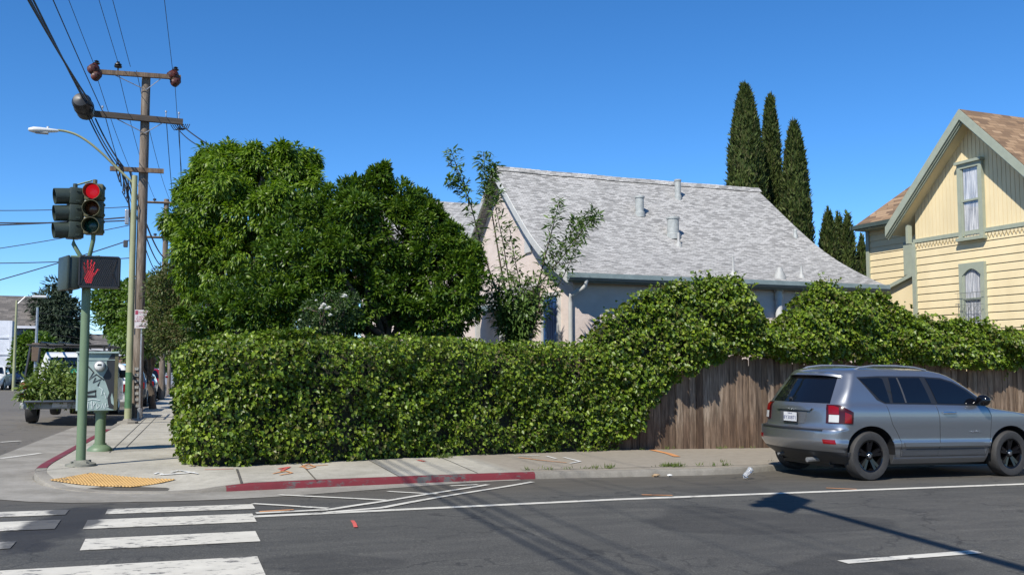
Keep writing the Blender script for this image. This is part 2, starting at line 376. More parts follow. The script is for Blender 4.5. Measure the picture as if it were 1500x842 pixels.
# concrete gutter round the corner
m = MB(); idx = [i for i, p in enumerate(KR) if (p.x < 4.9 and p.y < 26)]
for i in idx:
    p = KR[i]; wd = .12 + .75 * sst(4.6, .6, p.x) if p.y < 12 else .87 + .1 * sst(12, 15, p.y)
    wd = wd if p.x > -.2 else .9
    if p.y < 12 and p.x >= -.2: wd = .1 + .72 * (1 - sst(.5, 4.6, p.x))
    for k in range(5):
        q = p - KN[i] * (wd * k / 4); m.v.append((q.x, q.y, zroad(q.x, q.y) + .005)); m.uv.append((q.x, q.y))
for j in range(len(idx) - 1):
    for k in range(4): m.f.append((j * 5 + k, (j + 1) * 5 + k, (j + 1) * 5 + k + 1, j * 5 + k + 1))
structure(m.build('gutter', GUTT))
# sidewalk joints (cut grooves, dark with dirt)
JM = M_('joint_dirt', (.1, .09, .07), (.04, .036, .03), rough=.95)
def strip(m, a, b, wd, f, dz, n=None):
    a = Vector((a[0], a[1], 0)); b = Vector((b[0], b[1], 0)); t = (b - a).normalized(); s = Vector((-t.y, t.x, 0)) * wd / 2
    n = n or max(1, int((b - a).length / .35)); base = len(m.v)
    for i in range(n + 1):
        p = a.lerp(b, i / n)
        for q in (p - s, p + s): m.v.append((q.x, q.y, f(q.x, q.y) + dz)); m.uv.append((q.x, q.y))
    for i in range(n): m.f.append((base + 2 * i, base + 2 * i + 1, base + 2 * i + 3, base + 2 * i + 2))
m = MB()
def seg(m, p0, p1, wd, f, dz): a = gp(*p0, f); b = gp(*p1, f); strip(m, a, b, wd, f, dz)
for a, b, wd in (((347, 687), (354, 708), .03), ((441, 679), (464, 704), .02), ((538, 673), (585, 698), .012), ((640, 668), (700, 693), .012)): seg(m, a, b, wd, zwalk, .006)
for (a, b) in (((185, 655), (232, 608)), ((160, 663), (214, 612)), ((40, 692), (260, 668)), ((166, 662), (250, 657))): seg(m, a, b, .014, zwalk, .006)
for v in (16.2, 17.6, 19.0, 20.5, 22.0, 24): strip(m, (-1.0, v), (.55, v + .05), .014, zwalk, .006)
strip(m, (4.9, 12.05), (60, 12.5), .02, zwalk, .006)
structure(m.build('sidewalk_joint', JM))
GRS = leafmat('weed_leaf', [(.06, .1, .02), (.16, .19, .05)], .6)
# painted lines
m = MB()
def quad(m, pts, f=zroad, dz=.006, n=8):                   # 4 photo points -> sheet lying on the road
    a, b, c, d = [gp(*p, f) for p in pts]; base = len(m.v)
    for i in range(n + 1):
        for q in (a.lerp(b, i / n), d.lerp(c, i / n)): m.v.append((q.x, q.y, f(q.x, q.y) + dz)); m.uv.append((q.x, q.y))
    for i in range(n): m.f.append((base + 2 * i, base + 2 * i + 1, base + 2 * i + 3, base + 2 * i + 2))
def bar(m, u0, u1, v0, v1, sk=0.0, dz=.006):
    us = [u0 + (u1 - u0) * i / 12 for i in range(13)]; base = len(m.v)
    for u in us:
        for v in (v0, v1): m.v.append((u + (v - v0) * sk, v + (u - u1) * .022, zroad(u, v) + dz)); m.uv.append((u, v))
    for i in range(12): m.f.append((base + 2 * i, base + 2 * i + 2, base + 2 * i + 3, base + 2 * i + 1))
for u0, u1, v0, v1 in ((-2.2, .76, 6.45, 7.13), (-.46, .86, 7.72, 8.2), (-2.6, -.95, 7.9, 8.2), (-.5, .93, 8.68, 9.16), (-2.6, -.72, 8.72, 9.2), (-.36, 1.0, 9.47, 9.83), (-2.6, -.7, 9.5, 9.86)): bar(m, u0, u1, v0, v1, .02)
structure(m.build('crosswalk_marking', WHITE))
m = MB()
strip(m, (.92, 8.98), (4.9, 9.24), .11, zroad, .006, 24); strip(m, (4.9, 9.24), (14, 9.38), .12, zroad, .006, 40); strip(m, (14, 9.38), (60, 9.4), .12, zroad, .006, 40)
for a, b, wd in (((375, 752), (480, 747), .08), ((480, 747), (560, 735), .08), ((560, 735), (715, 710), .08), ((480, 751), (560, 744), .08), ((560, 744), (780, 706), .08), ((370, 738), (480, 745), .08), ((408, 725), (565, 733), .09), ((568, 720), (640, 724), .08), ((660, 712), (700, 710), .07)):
    seg(m, a, b, wd, zroad, .0085)
strip(m, (5.0, 5.74), (6.43, 5.77), .12, zroad, .006); strip(m, (13.5, 5.9), (15, 5.92), .12, zroad, .006)
for (a, b) in (((0, 672), (60, 664)), ((0, 648), (30, 646))): seg(m, a, b, .1, zroad, .01)
structure(m.build('lane_marking', LINEP))
# truncated-dome warning strip at the ramp
m = MB(); dm = MB()
da, db, dc, dd = gp(72, 704, zwalk), gp(132, 694, zwalk), gp(258, 703, zwalk), gp(192, 714, zwalk)
base = len(m.v); nn = 14
for i in range(nn + 1):
    for j in range(nn + 1):
        q = da.lerp(dd, i / nn).lerp(db.lerp(dc, i / nn), j / nn); m.v.append((q.x, q.y, zwalk(q.x, q.y) + .012)); m.uv.append((q.x, q.y))
for i in range(nn):
    for j in range(nn): m.f.append((base + i * (nn + 1) + j, base + (i + 1) * (nn + 1) + j, base + (i + 1) * (nn + 1) + j + 1, base + i * (nn + 1) + j + 1))
for i in range(24):
    for j in range(16):
        q = da.lerp(dd, (i + .5) / 24).lerp(db.lerp(dc, (i + .5) / 24), (j + .5) / 16); z = zwalk(q.x, q.y) + .011
        dm.lathe([(.024, 0), (.018, .011), (.008, .013)], (q.x, q.y, z), n=6)
m.v and m.add(dm.v, dm.f)
structure(m.build('tactile_paving', YEL))
# spray-painted utility marks
def scrib(pts, wd, mat, f):
    m = MB()
    for k in range(len(pts) - 1): seg(m, pts[k], pts[k + 1], wd, f, .009 + .001 * (k % 2))
    structure(m.build('spray_mark', mat))
scrib([(955, 659), (978, 664), (992, 669)], .12, ORANGE, zwalk)
scrib([(400, 694), (418, 690), (428, 693), (410, 696)], .035, ORANGE, zwalk); scrib([(438, 684), (480, 681)], .04, ORANGE, zwalk); scrib([(442, 683), (452, 680), (462, 684), (450, 687), (442, 683)], .03, ORANGE, zwalk)
scrib([(408, 687), (424, 684), (412, 690)], .05, REDSPRAY, zwalk); scrib([(612, 674), (622, 676)], .06, REDSPRAY, zwalk); scrib([(300, 688), (342, 687)], .035, REDSPRAY, zwalk)
scrib([(516, 763), (519, 767), (521, 773)], .035, REDSPRAY, zroad)
scrib([(235, 694), (238, 696), (285, 692)], .05, WSPRAY, zwalk); scrib([(250, 692), (262, 689), (290, 694)], .035, WSPRAY, zwalk); scrib([(232, 692), (226, 697)], .03, WSPRAY, zwalk)
scrib([(760, 670), (790, 674), (830, 678)], .045, ORANGE, zwalk); scrib([(752, 668), (790, 667)], .05, WSPRAY, zwalk); scrib([(800, 668), (815, 672)], .05, WSPRAY, zwalk); scrib([(826, 670), (850, 676), (835, 679)], .05, WSPRAY, zwalk)
scrib([(940, 725), (985, 726)], .05, ORANGE, zroad); scrib([(1210, 715), (1255, 717)], .05, ORANGE, zroad); scrib([(380, 750), (430, 747)], .05, ORANGE, zroad)
# litter in the gutter
p = gp(1093, 702, zroad); m = MB(); ax = Vector((.5, .1, .35)).normalized()
m.lathe([(.03, 0), (.036, .02), (.034, .07), (.037, .1), (.045, .16), (.047, .162)], p + Vector((-.03, 0, .045)), ax, 14)
CUP, cnt, cp = newmat('clear_cup'); cp.inputs['Base Color'].default_value = (.8, .82, .84, 1); cp.inputs['Transmission Weight'].default_value = .75; cp.inputs['Roughness'].default_value = .12; cp.inputs['IOR'].default_value = 1.2
tag(m.build('plastic_cup', CUP, origin=p, smooth=40), 'crushed clear plastic cup lying on the road by the kerb behind the grey car', 'cup')
for (px, py, sx, mt, lab, nm) in ((961, 698, .07, M_('brown_paper', (.4, .28, .16), rough=.8), 'crumpled brown paper scrap lying in the gutter', 'paper_scrap'), (981, 698, .04, M_('white_paper', (.75, .75, .72), rough=.8), 'small white paper scrap lying in the gutter', 'paper_scrap')):
    p = gp(px, py, zroad); bm = bmesh.new(); bmesh.ops.create_icosphere(bm, subdivisions=2, radius=1)
    for v in bm.verts: v.co = Vector((v.co.x * sx, v.co.y * sx * .7, v.co.z * sx * .38)) * random.uniform(.6, 1.15)
    m = MB(); m.add([p + v.co + Vector((0, 0, .025)) for v in bm.verts], [[v.index for v in f.verts] for f in bm.faces]); bm.free()
    tag(m.build(nm, mt, origin=p), lab, 'litter')

# ================================================================== FOLIAGE TOOLS
def unit(a): return a / np.maximum(np.linalg.norm(a, axis=1, keepdims=True), 1e-6)
def nz(p, f, seed=0):                                     # smooth pseudo-noise, about -1..1
    r = np.random.default_rng(seed + 100); out = 0
    for k in range(5):
        d = r.normal(size=3); d /= np.linalg.norm(d); out = out + np.sin(p @ d * f * (1 + .45 * k) + r.uniform(0, 6.3)) * (.9 ** k)
    return out / 2.6
def leaf_mesh(name, pos, axis, nrm, L, W, mat, parent, fold=.16, bend=.0, six=False):
    o0 = np.array(wloc(parent)); n = len(pos); axis = unit(axis); side = unit(np.cross(axis, nrm)); nrm = unit(np.cross(side, axis))
    L = np.broadcast_to(L, (n,))[:, None]; W = np.broadcast_to(W, (n,))[:, None]; pos = pos - o0
    if six:                                               # a longer leaf: bent tip, widest before the middle
        V = np.stack([pos, pos + axis * L * .35 - side * W / 2 + nrm * fold * W, pos + axis * L * .35 + side * W / 2 + nrm * fold * W,
                      pos + axis * L * .72 - side * W * .32 + nrm * (fold * W - bend * L * .4), pos + axis * L * .72 + side * W * .32 + nrm * (fold * W - bend * L * .4), pos + axis * L - nrm * bend * L], 1)
        T = np.array([0, 2, 1, 1, 2, 3, 3, 2, 4, 3, 4, 5]).reshape(-1, 3); k = 6
    else:
        V = np.stack([pos, pos + axis * L * .42 - side * W / 2 + nrm * fold * W, pos + axis * L * .42 + side * W / 2 + nrm * fold * W, pos + axis * L - nrm * bend * L], 1)
        T = np.array([0, 2, 3, 0, 3, 1]).reshape(-1, 3); k = 4
    fs = (np.arange(n)[:, None, None] * k + T[None]).reshape(-1)
    me = bpy.data.meshes.new(name); me.vertices.add(n * k); me.vertices.foreach_set('co', V.astype(np.float32).ravel())
    nf = len(fs) // 3; me.loops.add(nf * 3); me.loops.foreach_set('vertex_index', fs.astype(np.int32))
    me.polygons.add(nf); me.polygons.foreach_set('loop_start', np.arange(nf, dtype=np.int32) * 3)
    me.update(calc_edges=True); me.materials.append(mat)
    o = bpy.data.objects.new(name, me); col.objects.link(o); o.parent = parent; return o
def blobs(spec):                                          # (px, py, radius px across, radius px up, distance, depth radius factor) -> ellipsoids
    out = []
    for (px, py, rx, ry, z, kd) in spec:
        c = dep(px, py, z); out.append((np.array(c), np.array([rx * z / F, rx * z / F * kd, ry * z / F])))
    return out
def crown_points(B, n_cl, inner=.55, hole=0):
    wts = np.array([r[0] * r[2] + r[1] * r[2] + r[0] * r[1] for c, r in B]); wts /= wts.sum(); C = []; O = []
    while len(C) < n_cl:
        c, r = B[rng.choice(len(B), p=wts)]; d = rng.normal(size=3); d /= np.linalg.norm(d)
        rad = inner + (1 - inner) * rng.random() ** .55; rad *= 1 + .12 * float(nz((d * 3)[None], 2.1, int(c[0] * 10) % 50)[0])
        p = c + d * r * rad
        if hole and rad > .72 and nz(p[None] / hole, 4.2, 33)[0] < -.12: continue
        if any((((p - c2) / r2) ** 2).sum() < .42 for c2, r2 in B): continue
        C.append(p); O.append(d / r)
    return np.array(C), unit(np.array(O))
def clusters(C, O, k, rc, droop, spread, up=.2):
    n = len(C); c = np.repeat(C, k, 0); o = np.repeat(O, k, 0); d = unit(rng.normal(size=c.shape))
    pos = c + d * rc * rng.random((len(c), 1)) ** .5
    ax = unit(o * .7 + d * spread + np.array([0, 0, -droop]) * rng.uniform(.3, 1.3, (len(c), 1)))
    nr = unit(o * .6 + rng.normal(size=c.shape) * .45 + np.array([0, 0, .55 + up]))
    return pos, ax, nr
def limb(m, a, b, r0, r1, n=5, wob=.08):
    a = Vector(a); b = Vector(b); L = (b - a).length
    pts = [a.lerp(b, i / n) + Vector((random.uniform(-1, 1), random.uniform(-1, 1), .5 * random.uniform(-1, 1))) * (wob * L * (0 < i < n)) + Vector((0, 0, -.12 * L * (i / n) * (1 - i / n))) for i in range(n + 1)]
    m.tube(pts, [r0 + (r1 - r0) * i / n for i in range(n + 1)], 7)
def tree(name, label, cat, base, B, ncl, k, L, W, mat, rc=.16, droop=.4, spread=.9, trunk_r=.13, fork=.35, inner=.55, group=None, six=True, bend=.12, nlimb=14, up=.2, hole=0, fill=0, rough=0):
    t = thing(name, label, cat, base, group)
    if rough:                                             # side shoots break the outline
        X = []
        for _ in range(rough):
            c, r = B[int(rng.integers(0, len(B)))]; d = rng.normal(size=3); d[2] = abs(d[2]) * .9; d /= np.linalg.norm(d); X.append((c + d * r * rng.uniform(.85, 1.08), r * rng.uniform(.16, .4)))
        B = list(B) + X
    C, O = crown_points(B, ncl, inner, hole)
    if fill:
        bb = [B[i] for i in rng.integers(0, len(B), fill)]; dd = unit(rng.normal(size=(fill, 3))); C = np.concatenate([C, np.array([c + d * r * rng.random() * .72 for (c, r), d in zip(bb, dd)])]); O = np.concatenate([O, dd])
    pos, ax, nr = clusters(C, O, k, rc, droop, spread, up)
    n = len(pos); leaf_mesh('crown', pos, ax, nr, L * rng.uniform(.65, 1.2, n), W * rng.uniform(.7, 1.2, n), mat, t, bend=bend, six=six)
    m = MB(); ctr = sum((c for c, r in B), np.zeros(3)) / len(B); zmid = base[2] + (ctr[2] - base[2]) * fork
    fk = Vector((base[0] * .8 + ctr[0] * .2, base[1] * .8 + ctr[1] * .2, zmid)); limb(m, base, fk, trunk_r * 1.25, trunk_r * .85, 6, .04)
    for i in rng.choice(len(C), min(nlimb, len(C)), replace=False):
        c, r = min(B, key=lambda b: np.linalg.norm(b[0] - C[i])); midp = Vector(c * .75 + C[i] * .25) 
        limb(m, fk, midp, trunk_r * .55, trunk_r * .28, 5); limb(m, midp, C[i], trunk_r * .28, .012, 4)
    m.build('trunk', BARK, t, smooth=60); return t

# ================================================================== FENCE, HEDGE, IVY
IVY = leafmat('ivy_leaf', [(.035, .07, .008), (.075, .13, .01), (.13, .2, .014), (.2, .265, .022), (.09, .15, .012), (.12, .11, .03), (.06, .11, .01), (.26, .31, .035)], .42, .2, clump=2.2)
CORE = M_('deep_shade', (.02, .022, .009), (.008, .01, .004), .95, 14, bmp=.6)  # near-black colour stands in for shade between the leaves
FW = woodboard('fence_wood', [(.12, .08, .05), (.21, .155, .11), (.155, .105, .068), (.27, .215, .16), (.095, .062, .038), (.18, .125, .08)], dirt=.2)
FV = 15.1
fence = thing('board_fence', 'weathered brown vertical board fence half buried under ivy behind the grey car', 'fence', (12, FV, zwalk(12, FV)))
m = MB(); u = 5.5
while u < 30:
    wd = random.uniform(.135, .15); z0 = zwalk(u, FV) - .02 + random.uniform(0, .02); h = 1.78 + random.uniform(-.03, .03); t = .018
    dv = random.uniform(-.012, .012); lean = random.uniform(-.006, .006); c = .03
    poly = [(u, z0), (u + wd, z0), (u + wd + lean, z0 + h - c), (u + wd - c + lean, z0 + h), (u + c + lean, z0 + h), (u + lean, z0 + h - c)]
    m.prism([(a, FV + dv, b) for a, b in poly], (0, t, 0)); g_ = random.uniform(.006, .013); m.box((u + wd + g_ / 2, FV + .034, z0 + h / 2 - .06), (.07, .016, h - .16)); u += wd + g_  # narrow back boards added behind the gaps so they read dark
m.build('boards', FW, fence)
for zz in (.35, 1.3):
    m = MB(); m.tube([(u, FV + .05, zwalk(u, FV) + zz) for u in (5.5, 18, 30)], .035, 4); m.build('rail', FW, fence)
for u in (6, 8.4, 10.8, 13.2, 15.6, 18): MB().box((u, FV + .075, zwalk(u, FV) + .85), (.09, .09, 1.7)).build('post', FW, fence)

hp = [(.62, 19.5), (.5, 17), (.38, 14.6), (.36, 13.6), (.52, 13.14), (1.0, 13.02), (2.5, 13.5), (4.4, 14.15), (6.4, 14.6), (7.6, 14.8), (8.6, 14.95)]
HR = smooth_path(resample(hp, .12), 6); hl = [0]
for a, b in zip(HR, HR[1:]): hl.append(hl[-1] + (b - a).length)
HA = np.array([tuple(p) for p in HR]); hl = np.array(hl)
def hedge_pt(s):
    p = np.stack([np.interp(s, hl, HA[:, i]) for i in range(3)], 1); q = np.stack([np.interp(s + .15, hl, HA[:, i]) for i in range(3)], 1); q0 = np.stack([np.interp(s - .15, hl, HA[:, i]) for i in range(3)], 1)
    t = unit(q - q0); n = np.stack([t[:, 1], -t[:, 0], 0 * s], 1) ; return p, -n * np.sign((n * np.array([.3, -1, 0])).sum(1, keepdims=True)) * -1 if False else n_out(n, p)
def n_out(n, p):
    c = np.array([4.5, 17.5, 0]); s = np.sign(((p - c) * n).sum(1, keepdims=True)); return n * s
def hedge_top(p): return 1.72 + .012 * (p[:, 0] - 1) + .05 * nz(p, 1.3, 3) - plane(0, 14) * 0
hedge = thing('ivy_hedge', 'tall clipped ivy hedge wrapping the street corner', 'hedge', (3.5, 14.4, zwalk(3.5, 14.4)))
def hedge_sample(n, face):
    s = rng.random(n) * hl[-1]; p, nn = hedge_pt(s); zt = hedge_top(p); g = np.array([plane(a, b) for a, b in p[:, :2]])
    if face == 'front':
        t = rng.random(n) ** .95; z = t * (zt - g)
        rd = .24; over = np.clip((t * zt - (zt - rd)) / rd, 0, 1); inset = rd * (1 - np.sqrt(1 - over ** 2 * .98))
        q = p + np.array([0, 0, 1]) * z[:, None]; bul = .09 * nz(q, 2.6, 5) + .06 * nz(q, 6.5, 6) + .05 * nz(q, 15, 16) - .1 * np.clip(1 - z / .35, 0, 1)
        dpt = -.3 * rng.random(n) ** 1.3
        pos = q + nn * (bul + dpt - inset)[:, None]; pos[:, 2] = g + .03 + z
        up = np.array([0, 0, 1.0]); nr = unit(nn * (1 - over * .6)[:, None] + up * (.45 + over)[:, None] + rng.normal(size=(n, 3)) * .62)
        ax = unit(nn * .5 - up * .75 + rng.normal(size=(n, 3)) * .65)
    else:
        d = rng.random(n) * 1.7; q = p - nn * (d + .25)[:, None]; up = np.array([0, 0, 1.0])
        pos = q.copy(); pos[:, 2] = g + zt - .02 + .12 * d + .07 * nz(q, 2.6, 8) + .05 * nz(q, 6, 9) - .16 * rng.random(n) ** 1.6
        nr = unit(nn * .35 + up + rng.normal(size=(n, 3)) * .45); ax = unit(nn * .7 + rng.normal(size=(n, 3)) * .8)
    return pos, ax, nr
P1, P2 = hedge_sample(70000, 'front'), hedge_sample(28000, 'top')
pos, ax, nr = [np.concatenate(z) for z in zip(P1, P2)]; n = len(pos)
# ivy thins out to the right where the fence shows: lower right is cut back
cut = (pos[:, 0] > 7.2) & (pos[:, 2] < (pos[:, 0] - 7.95) * 1.5 - .25)
cut |= (nz(pos, 8.5, 41) < -.2) & (rng.random(n) < .8)      # pockets that bare the dark core as deep shade
pos, ax, nr = pos[~cut], ax[~cut], nr[~cut]; n = len(pos)
lz = rng.uniform(.5, 1.35, n); leaf_mesh('leaves', pos, ax, nr, .06 * lz, .054 * lz, IVY, hedge, fold=.2, bend=.1)
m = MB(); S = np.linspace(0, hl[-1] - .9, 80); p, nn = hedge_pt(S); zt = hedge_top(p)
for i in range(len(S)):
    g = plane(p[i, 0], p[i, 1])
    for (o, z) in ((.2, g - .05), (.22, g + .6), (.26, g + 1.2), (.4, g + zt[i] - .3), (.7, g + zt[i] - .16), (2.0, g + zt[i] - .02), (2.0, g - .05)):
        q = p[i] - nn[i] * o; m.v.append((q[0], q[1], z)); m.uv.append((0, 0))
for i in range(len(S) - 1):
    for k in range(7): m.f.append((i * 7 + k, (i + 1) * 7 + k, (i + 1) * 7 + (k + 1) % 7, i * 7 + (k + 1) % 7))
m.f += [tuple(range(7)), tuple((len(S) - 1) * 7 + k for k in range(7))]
m.build('dark_core', CORE, hedge)  # solid dark shell inside the hedge, blocks light and paints its inner shade
# ivy heaped over the fence
ivy = thing('fence_ivy', 'thick ivy heaped in two humps over the brown board fence', 'ivy', (11, FV, zwalk(11, FV)))
IV = 14.75
tp = [onv(*q, IV) for q in ((862, 497), (880, 485), (900, 455), (930, 438), (965, 425), (1000, 412), (1030, 406), (1060, 403), (1085, 405), (1105, 425), (1118, 448), (1128, 475), (1145, 483), (1160, 470), (1180, 438), (1200, 414), (1215, 405), (1232, 420), (1262, 428), (1290, 428), (1320, 445), (1350, 465), (1385, 472), (1420, 466), (1450, 476), (1500, 484), (1600, 486))]
bt = [onv(*q, IV) for q in ((862, 640), (915, 650), (935, 640), (960, 600), (985, 566), (1010, 548), (1045, 532), (1080, 522), (1120, 520), (1150, 522), (1190, 528), (1240, 526), (1280, 532), (1330, 528), (1370, 530), (1420, 540), (1480, 536), (1600, 535))]
tu, tz = np.array([q.x for q in tp]), np.array([q.z for q in tp]); bu, bz = np.array([q.x for q in bt]), np.array([q.z for q in bt])
def ivy_sample(n, back=False):
    u = rng.uniform(tu[0], tu[-1], n); q = np.stack([u, 0 * u, 0 * u], 1)
    top = np.interp(u, tu, tz) + .05 * nz(q, 7, 1) + .04 * nz(q, 19, 21); bot = np.interp(u, bu, bz) + .09 * nz(q, 9, 2)
    t = rng.random(n); z = bot + (top - bot) * t; th = np.clip(np.sqrt(np.clip((1 - t) * 3.2, 0, 1)), 0, 1) * np.clip(.45 + t * 2.2, 0, 1)
    q = np.stack([u, 0 * u + IV, z], 1); b = .3 * th + .13 * nz(q, 2.3, 11) + .11 * nz(q, 5.5, 12) + .05 * nz(q, 14, 17)
    ins = .34 * rng.random(n) ** 1.3; up = np.array([0, 0, 1.0])
    if back:
        k = z > 1.25; pos = np.stack([u, FV + .1 + np.clip(.45 * th + .1 * nz(q, 3, 4), 0, 1) - ins, z], 1)[k]; nn = np.array([0, 1.0, 0]); t = t[k]
    else: pos = np.stack([u, FV - .12 - np.clip(b, .0, 1) + ins * np.clip(b / .3, 0, 1), z], 1); nn = np.array([0, -1.0, 0])
    m_ = len(pos); ov = np.clip((t - .7) / .3, 0, 1)[:, None]
    nr = unit(nn * (1 - .6 * ov) + up * (.5 + ov) + rng.normal(size=(m_, 3)) * .62); ax = unit(nn * .5 - up * .8 + rng.normal(size=(m_, 3)) * .6); return pos, ax, nr
A, B_ = ivy_sample(54000), ivy_sample(24000, True)
pos, ax, nr = [np.concatenate(z) for z in zip(A, B_)]
# sprigs standing up from the crest and runners hanging down the boards
sp = []; 
for _ in range(150):
    u = rng.uniform(tu[0] + .3, tu[-1]); z = np.interp(u, tu, tz); h = rng.uniform(.05, .22); dx = rng.normal() * .1
    for k in range(8): sp.append((u + dx * k / 8 + rng.normal() * .02, IV + .1 + rng.normal() * .03, z - .05 + h * k / 8))
for _ in range(34):
    u = rng.uniform(8.6, tu[-1]); z = np.interp(u, bu, bz); h = rng.uniform(.08, .4) * rng.random()
    for k in range(12): sp.append((u + .05 * math.sin(k * .7 + u * 9), FV - .05, z + .05 - h * k / 12))
sp = np.array(sp); k = len(sp)
pos = np.concatenate([pos, sp]); ax = np.concatenate([ax, unit(rng.normal(size=(k, 3)) + np.array([0, -.6, .2]))]); nr = np.concatenate([nr, unit(rng.normal(size=(k, 3)) * .5 + np.array([0, -.7, .7]))])
keep = (nz(pos, 7.5, 43) > -.22) | (rng.random(len(pos)) < .4); pos, ax, nr = pos[keep], ax[keep], nr[keep]
n = len(pos); lz = rng.uniform(.6, 1.25, n); leaf_mesh('leaves', pos, ax, nr, .08 * lz, .07 * lz, IVY, ivy, fold=.2, bend=.1)
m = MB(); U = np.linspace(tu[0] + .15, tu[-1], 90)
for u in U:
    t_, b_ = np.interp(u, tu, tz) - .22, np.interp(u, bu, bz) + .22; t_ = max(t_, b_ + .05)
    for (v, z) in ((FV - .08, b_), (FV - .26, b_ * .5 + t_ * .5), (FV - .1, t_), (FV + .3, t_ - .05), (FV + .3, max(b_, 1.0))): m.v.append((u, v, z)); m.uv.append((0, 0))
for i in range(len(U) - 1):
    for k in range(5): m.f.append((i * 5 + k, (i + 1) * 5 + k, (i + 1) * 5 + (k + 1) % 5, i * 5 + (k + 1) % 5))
m.build('dark_core', CORE, ivy)  # dark filling behind the ivy leaves, shade put into its colour

# ================================================================== GREY-ROOFED HOUSE
ROOF = shingle('grey_shingles', [(0, (.15, .147, .139)), (.25, (.255, .249, .236)), (.6, (.355, .348, .33)), (1, (.44, .43, .41))], .058, .15)
STUC = M_('pink_stucco', (.62, .53, .47), (.54, .455, .4), .9, 2.5, bmp=.6); TRIMW = M_('pale_trim', (.5, .5, .47), (.42, .42, .4), .6, 5)
GUTM = M_('green_grey_gutter', (.16, .2, .2), (.12, .155, .155), .5, 5); BLUE = M_('blue_shutter', (.02, .075, .2), (.015, .05, .14), .5, 6); VENTM = M_('vent_metal', (.36, .375, .36), (.26, .275, .265), .5, 12)
LEAD = M_('grey_flashing', (.36, .36, .34), (.27, .27, .26), .6, 9)
U0, U1 = 8.1, 16.3; RV = 21.9
hz0 = plane(12, 18) - .1
house = thing('grey_roofed_house', 'pale pink stucco house with a steep flared grey shingle roof', 'house', (12, 20, hz0))
prof = [(17.36, 3.3), (17.75, 3.475), (18.3, 3.74), (18.85, 4.04), (19.3, 4.33), (19.75, 4.66), (20.39, 5.17), (21.08, 5.75), (21.9, 6.43)]
def vz(v): return float(np.interp(v if v <= RV else 2 * RV - v, [p[0] for p in prof], [p[1] for p in prof]))
m = MB()
full = prof + [(2 * RV - v, z) for v, z in prof[-2::-1]]
arc = [0]
for a, b in zip(full, full[1:]): arc.append(arc[-1] + math.hypot(b[0] - a[0], b[1] - a[1]))
us = [U0 + (U1 - U0) * i / 16 for i in range(17)]
def sag(u): return -.02 * math.sin(math.pi * (u - U0) / (U1 - U0)) + .005 * math.sin(u * 3.1)
def uend(i, u):                                            # the right end splays a little towards the eave
    return u + .35 * (1 - min(i, len(full) - 1 - i) / 8) * max(0, (u - U0) / (U1 - U0)) ** 3
for th in (0, -.09):
    for i, (v, z) in enumerate(full):
        for u in us: m.v.append((uend(i, u), v, z + th + sag(u) * (z - 3.3) / 3.1)); m.uv.append((u, arc[i]))
nu = len(us); off = len(full) * nu
for i in range(len(full) - 1):
    for j in range(nu - 1):
        q = (i * nu + j, i * nu + j + 1, (i + 1) * nu + j + 1, (i + 1) * nu + j); m.f += [q, tuple(x + off for x in q[::-1])]
for i in range(len(full) - 1):
    for j in (0, nu - 1): m.f.append((i * nu + j, (i + 1) * nu + j, (i + 1) * nu + j + off, i * nu + j + off))
for i in (0, len(full) - 1):
    for j in range(nu - 1): m.f.append((i * nu + j, i * nu + j + 1, i * nu + j + 1 + off, i * nu + j + off))
roof = m.build('roof', ROOF, house)
m = MB()                                                    # ridge caps
for k in range(34):
    u = U0 + .1 + k * .24; m.prism([(u, RV - .13, vz(RV - .13) + .03 + sag(u)), (u, RV, 6.49 + sag(u)), (u, RV + .13, vz(RV - .13) + .03 + sag(u))], (.25, 0, .006))
m.build('ridge_cap', ROOF, roof)
GV = U0 + .28
wall = [(GV, 17.7, hz0), (GV, 17.7, vz(17.7) - .1)] + [(GV, v, z - .1) for v, z in full if 17.9 < v < 2 * RV - 17.9] + [(GV, 2 * RV - 17.7, vz(17.7) - .1), (GV, 2 * RV - 17.7, hz0)]
m = MB(); m.prism(wall, (.15, 0, 0)); m.prism([(15.9 + p[0] - GV, p[1], p[2]) for p in wall], (.15, 0, 0))
m.box(((GV + .15 + 15.9) / 2, 17.78, (hz0 + vz(17.7) - .1) / 2), (15.9 - GV - .15, .16, vz(17.7) - .1 - hz0)); m.box(((GV + .15 + 15.9) / 2, 2 * RV - 17.78, (hz0 + vz(17.7) - .1) / 2), (15.9 - GV - .15, .16, vz(17.7) - .1 - hz0))
m.build('wall', STUC, house)
m = MB()                                                    # verge boards on the gable
for a, b in zip(full, full[1:]):
    m.prism([(U0 - .03, a[0], a[1] - .01), (U0 - .03, b[0], b[1] - .01), (U0 - .03, b[0], b[1] - .2), (U0 - .03, a[0], a[1] - .2)], (.045, 0, 0))
m.build('bargeboard', TRIMW, house)
m = MB(); gp_ = [(17.36, 3.3), (17.24, 3.3), (17.22, 3.2), (17.27, 3.14), (17.37, 3.14)]
m.prism([(U0 - .02, a, b) for a, b in gp_], (U1 - U0 + .38, 0, 0)); m.box(((U0 + U1) / 2 + .1, 17.42, 3.19), (U1 - U0 + .25, .06, .16))
m.build('gutter', GUTM, house)
m = MB(); m.box(((U0 + U1) / 2, 17.62, 3.22), (U1 - U0 - .1, .42, .03)); m.build('soffit', TRIMW, house)
m = MB(); m.tube([(GV + .12, 17.3, 3.16), (GV + .1, 17.32, 3.02), (GV - .1, 17.6, 2.85), (GV - .08, 17.66, 2.7), (GV - .08, 17.66, .0)], .05, 8); m.build('downspout', TRIMW, house, smooth=60)
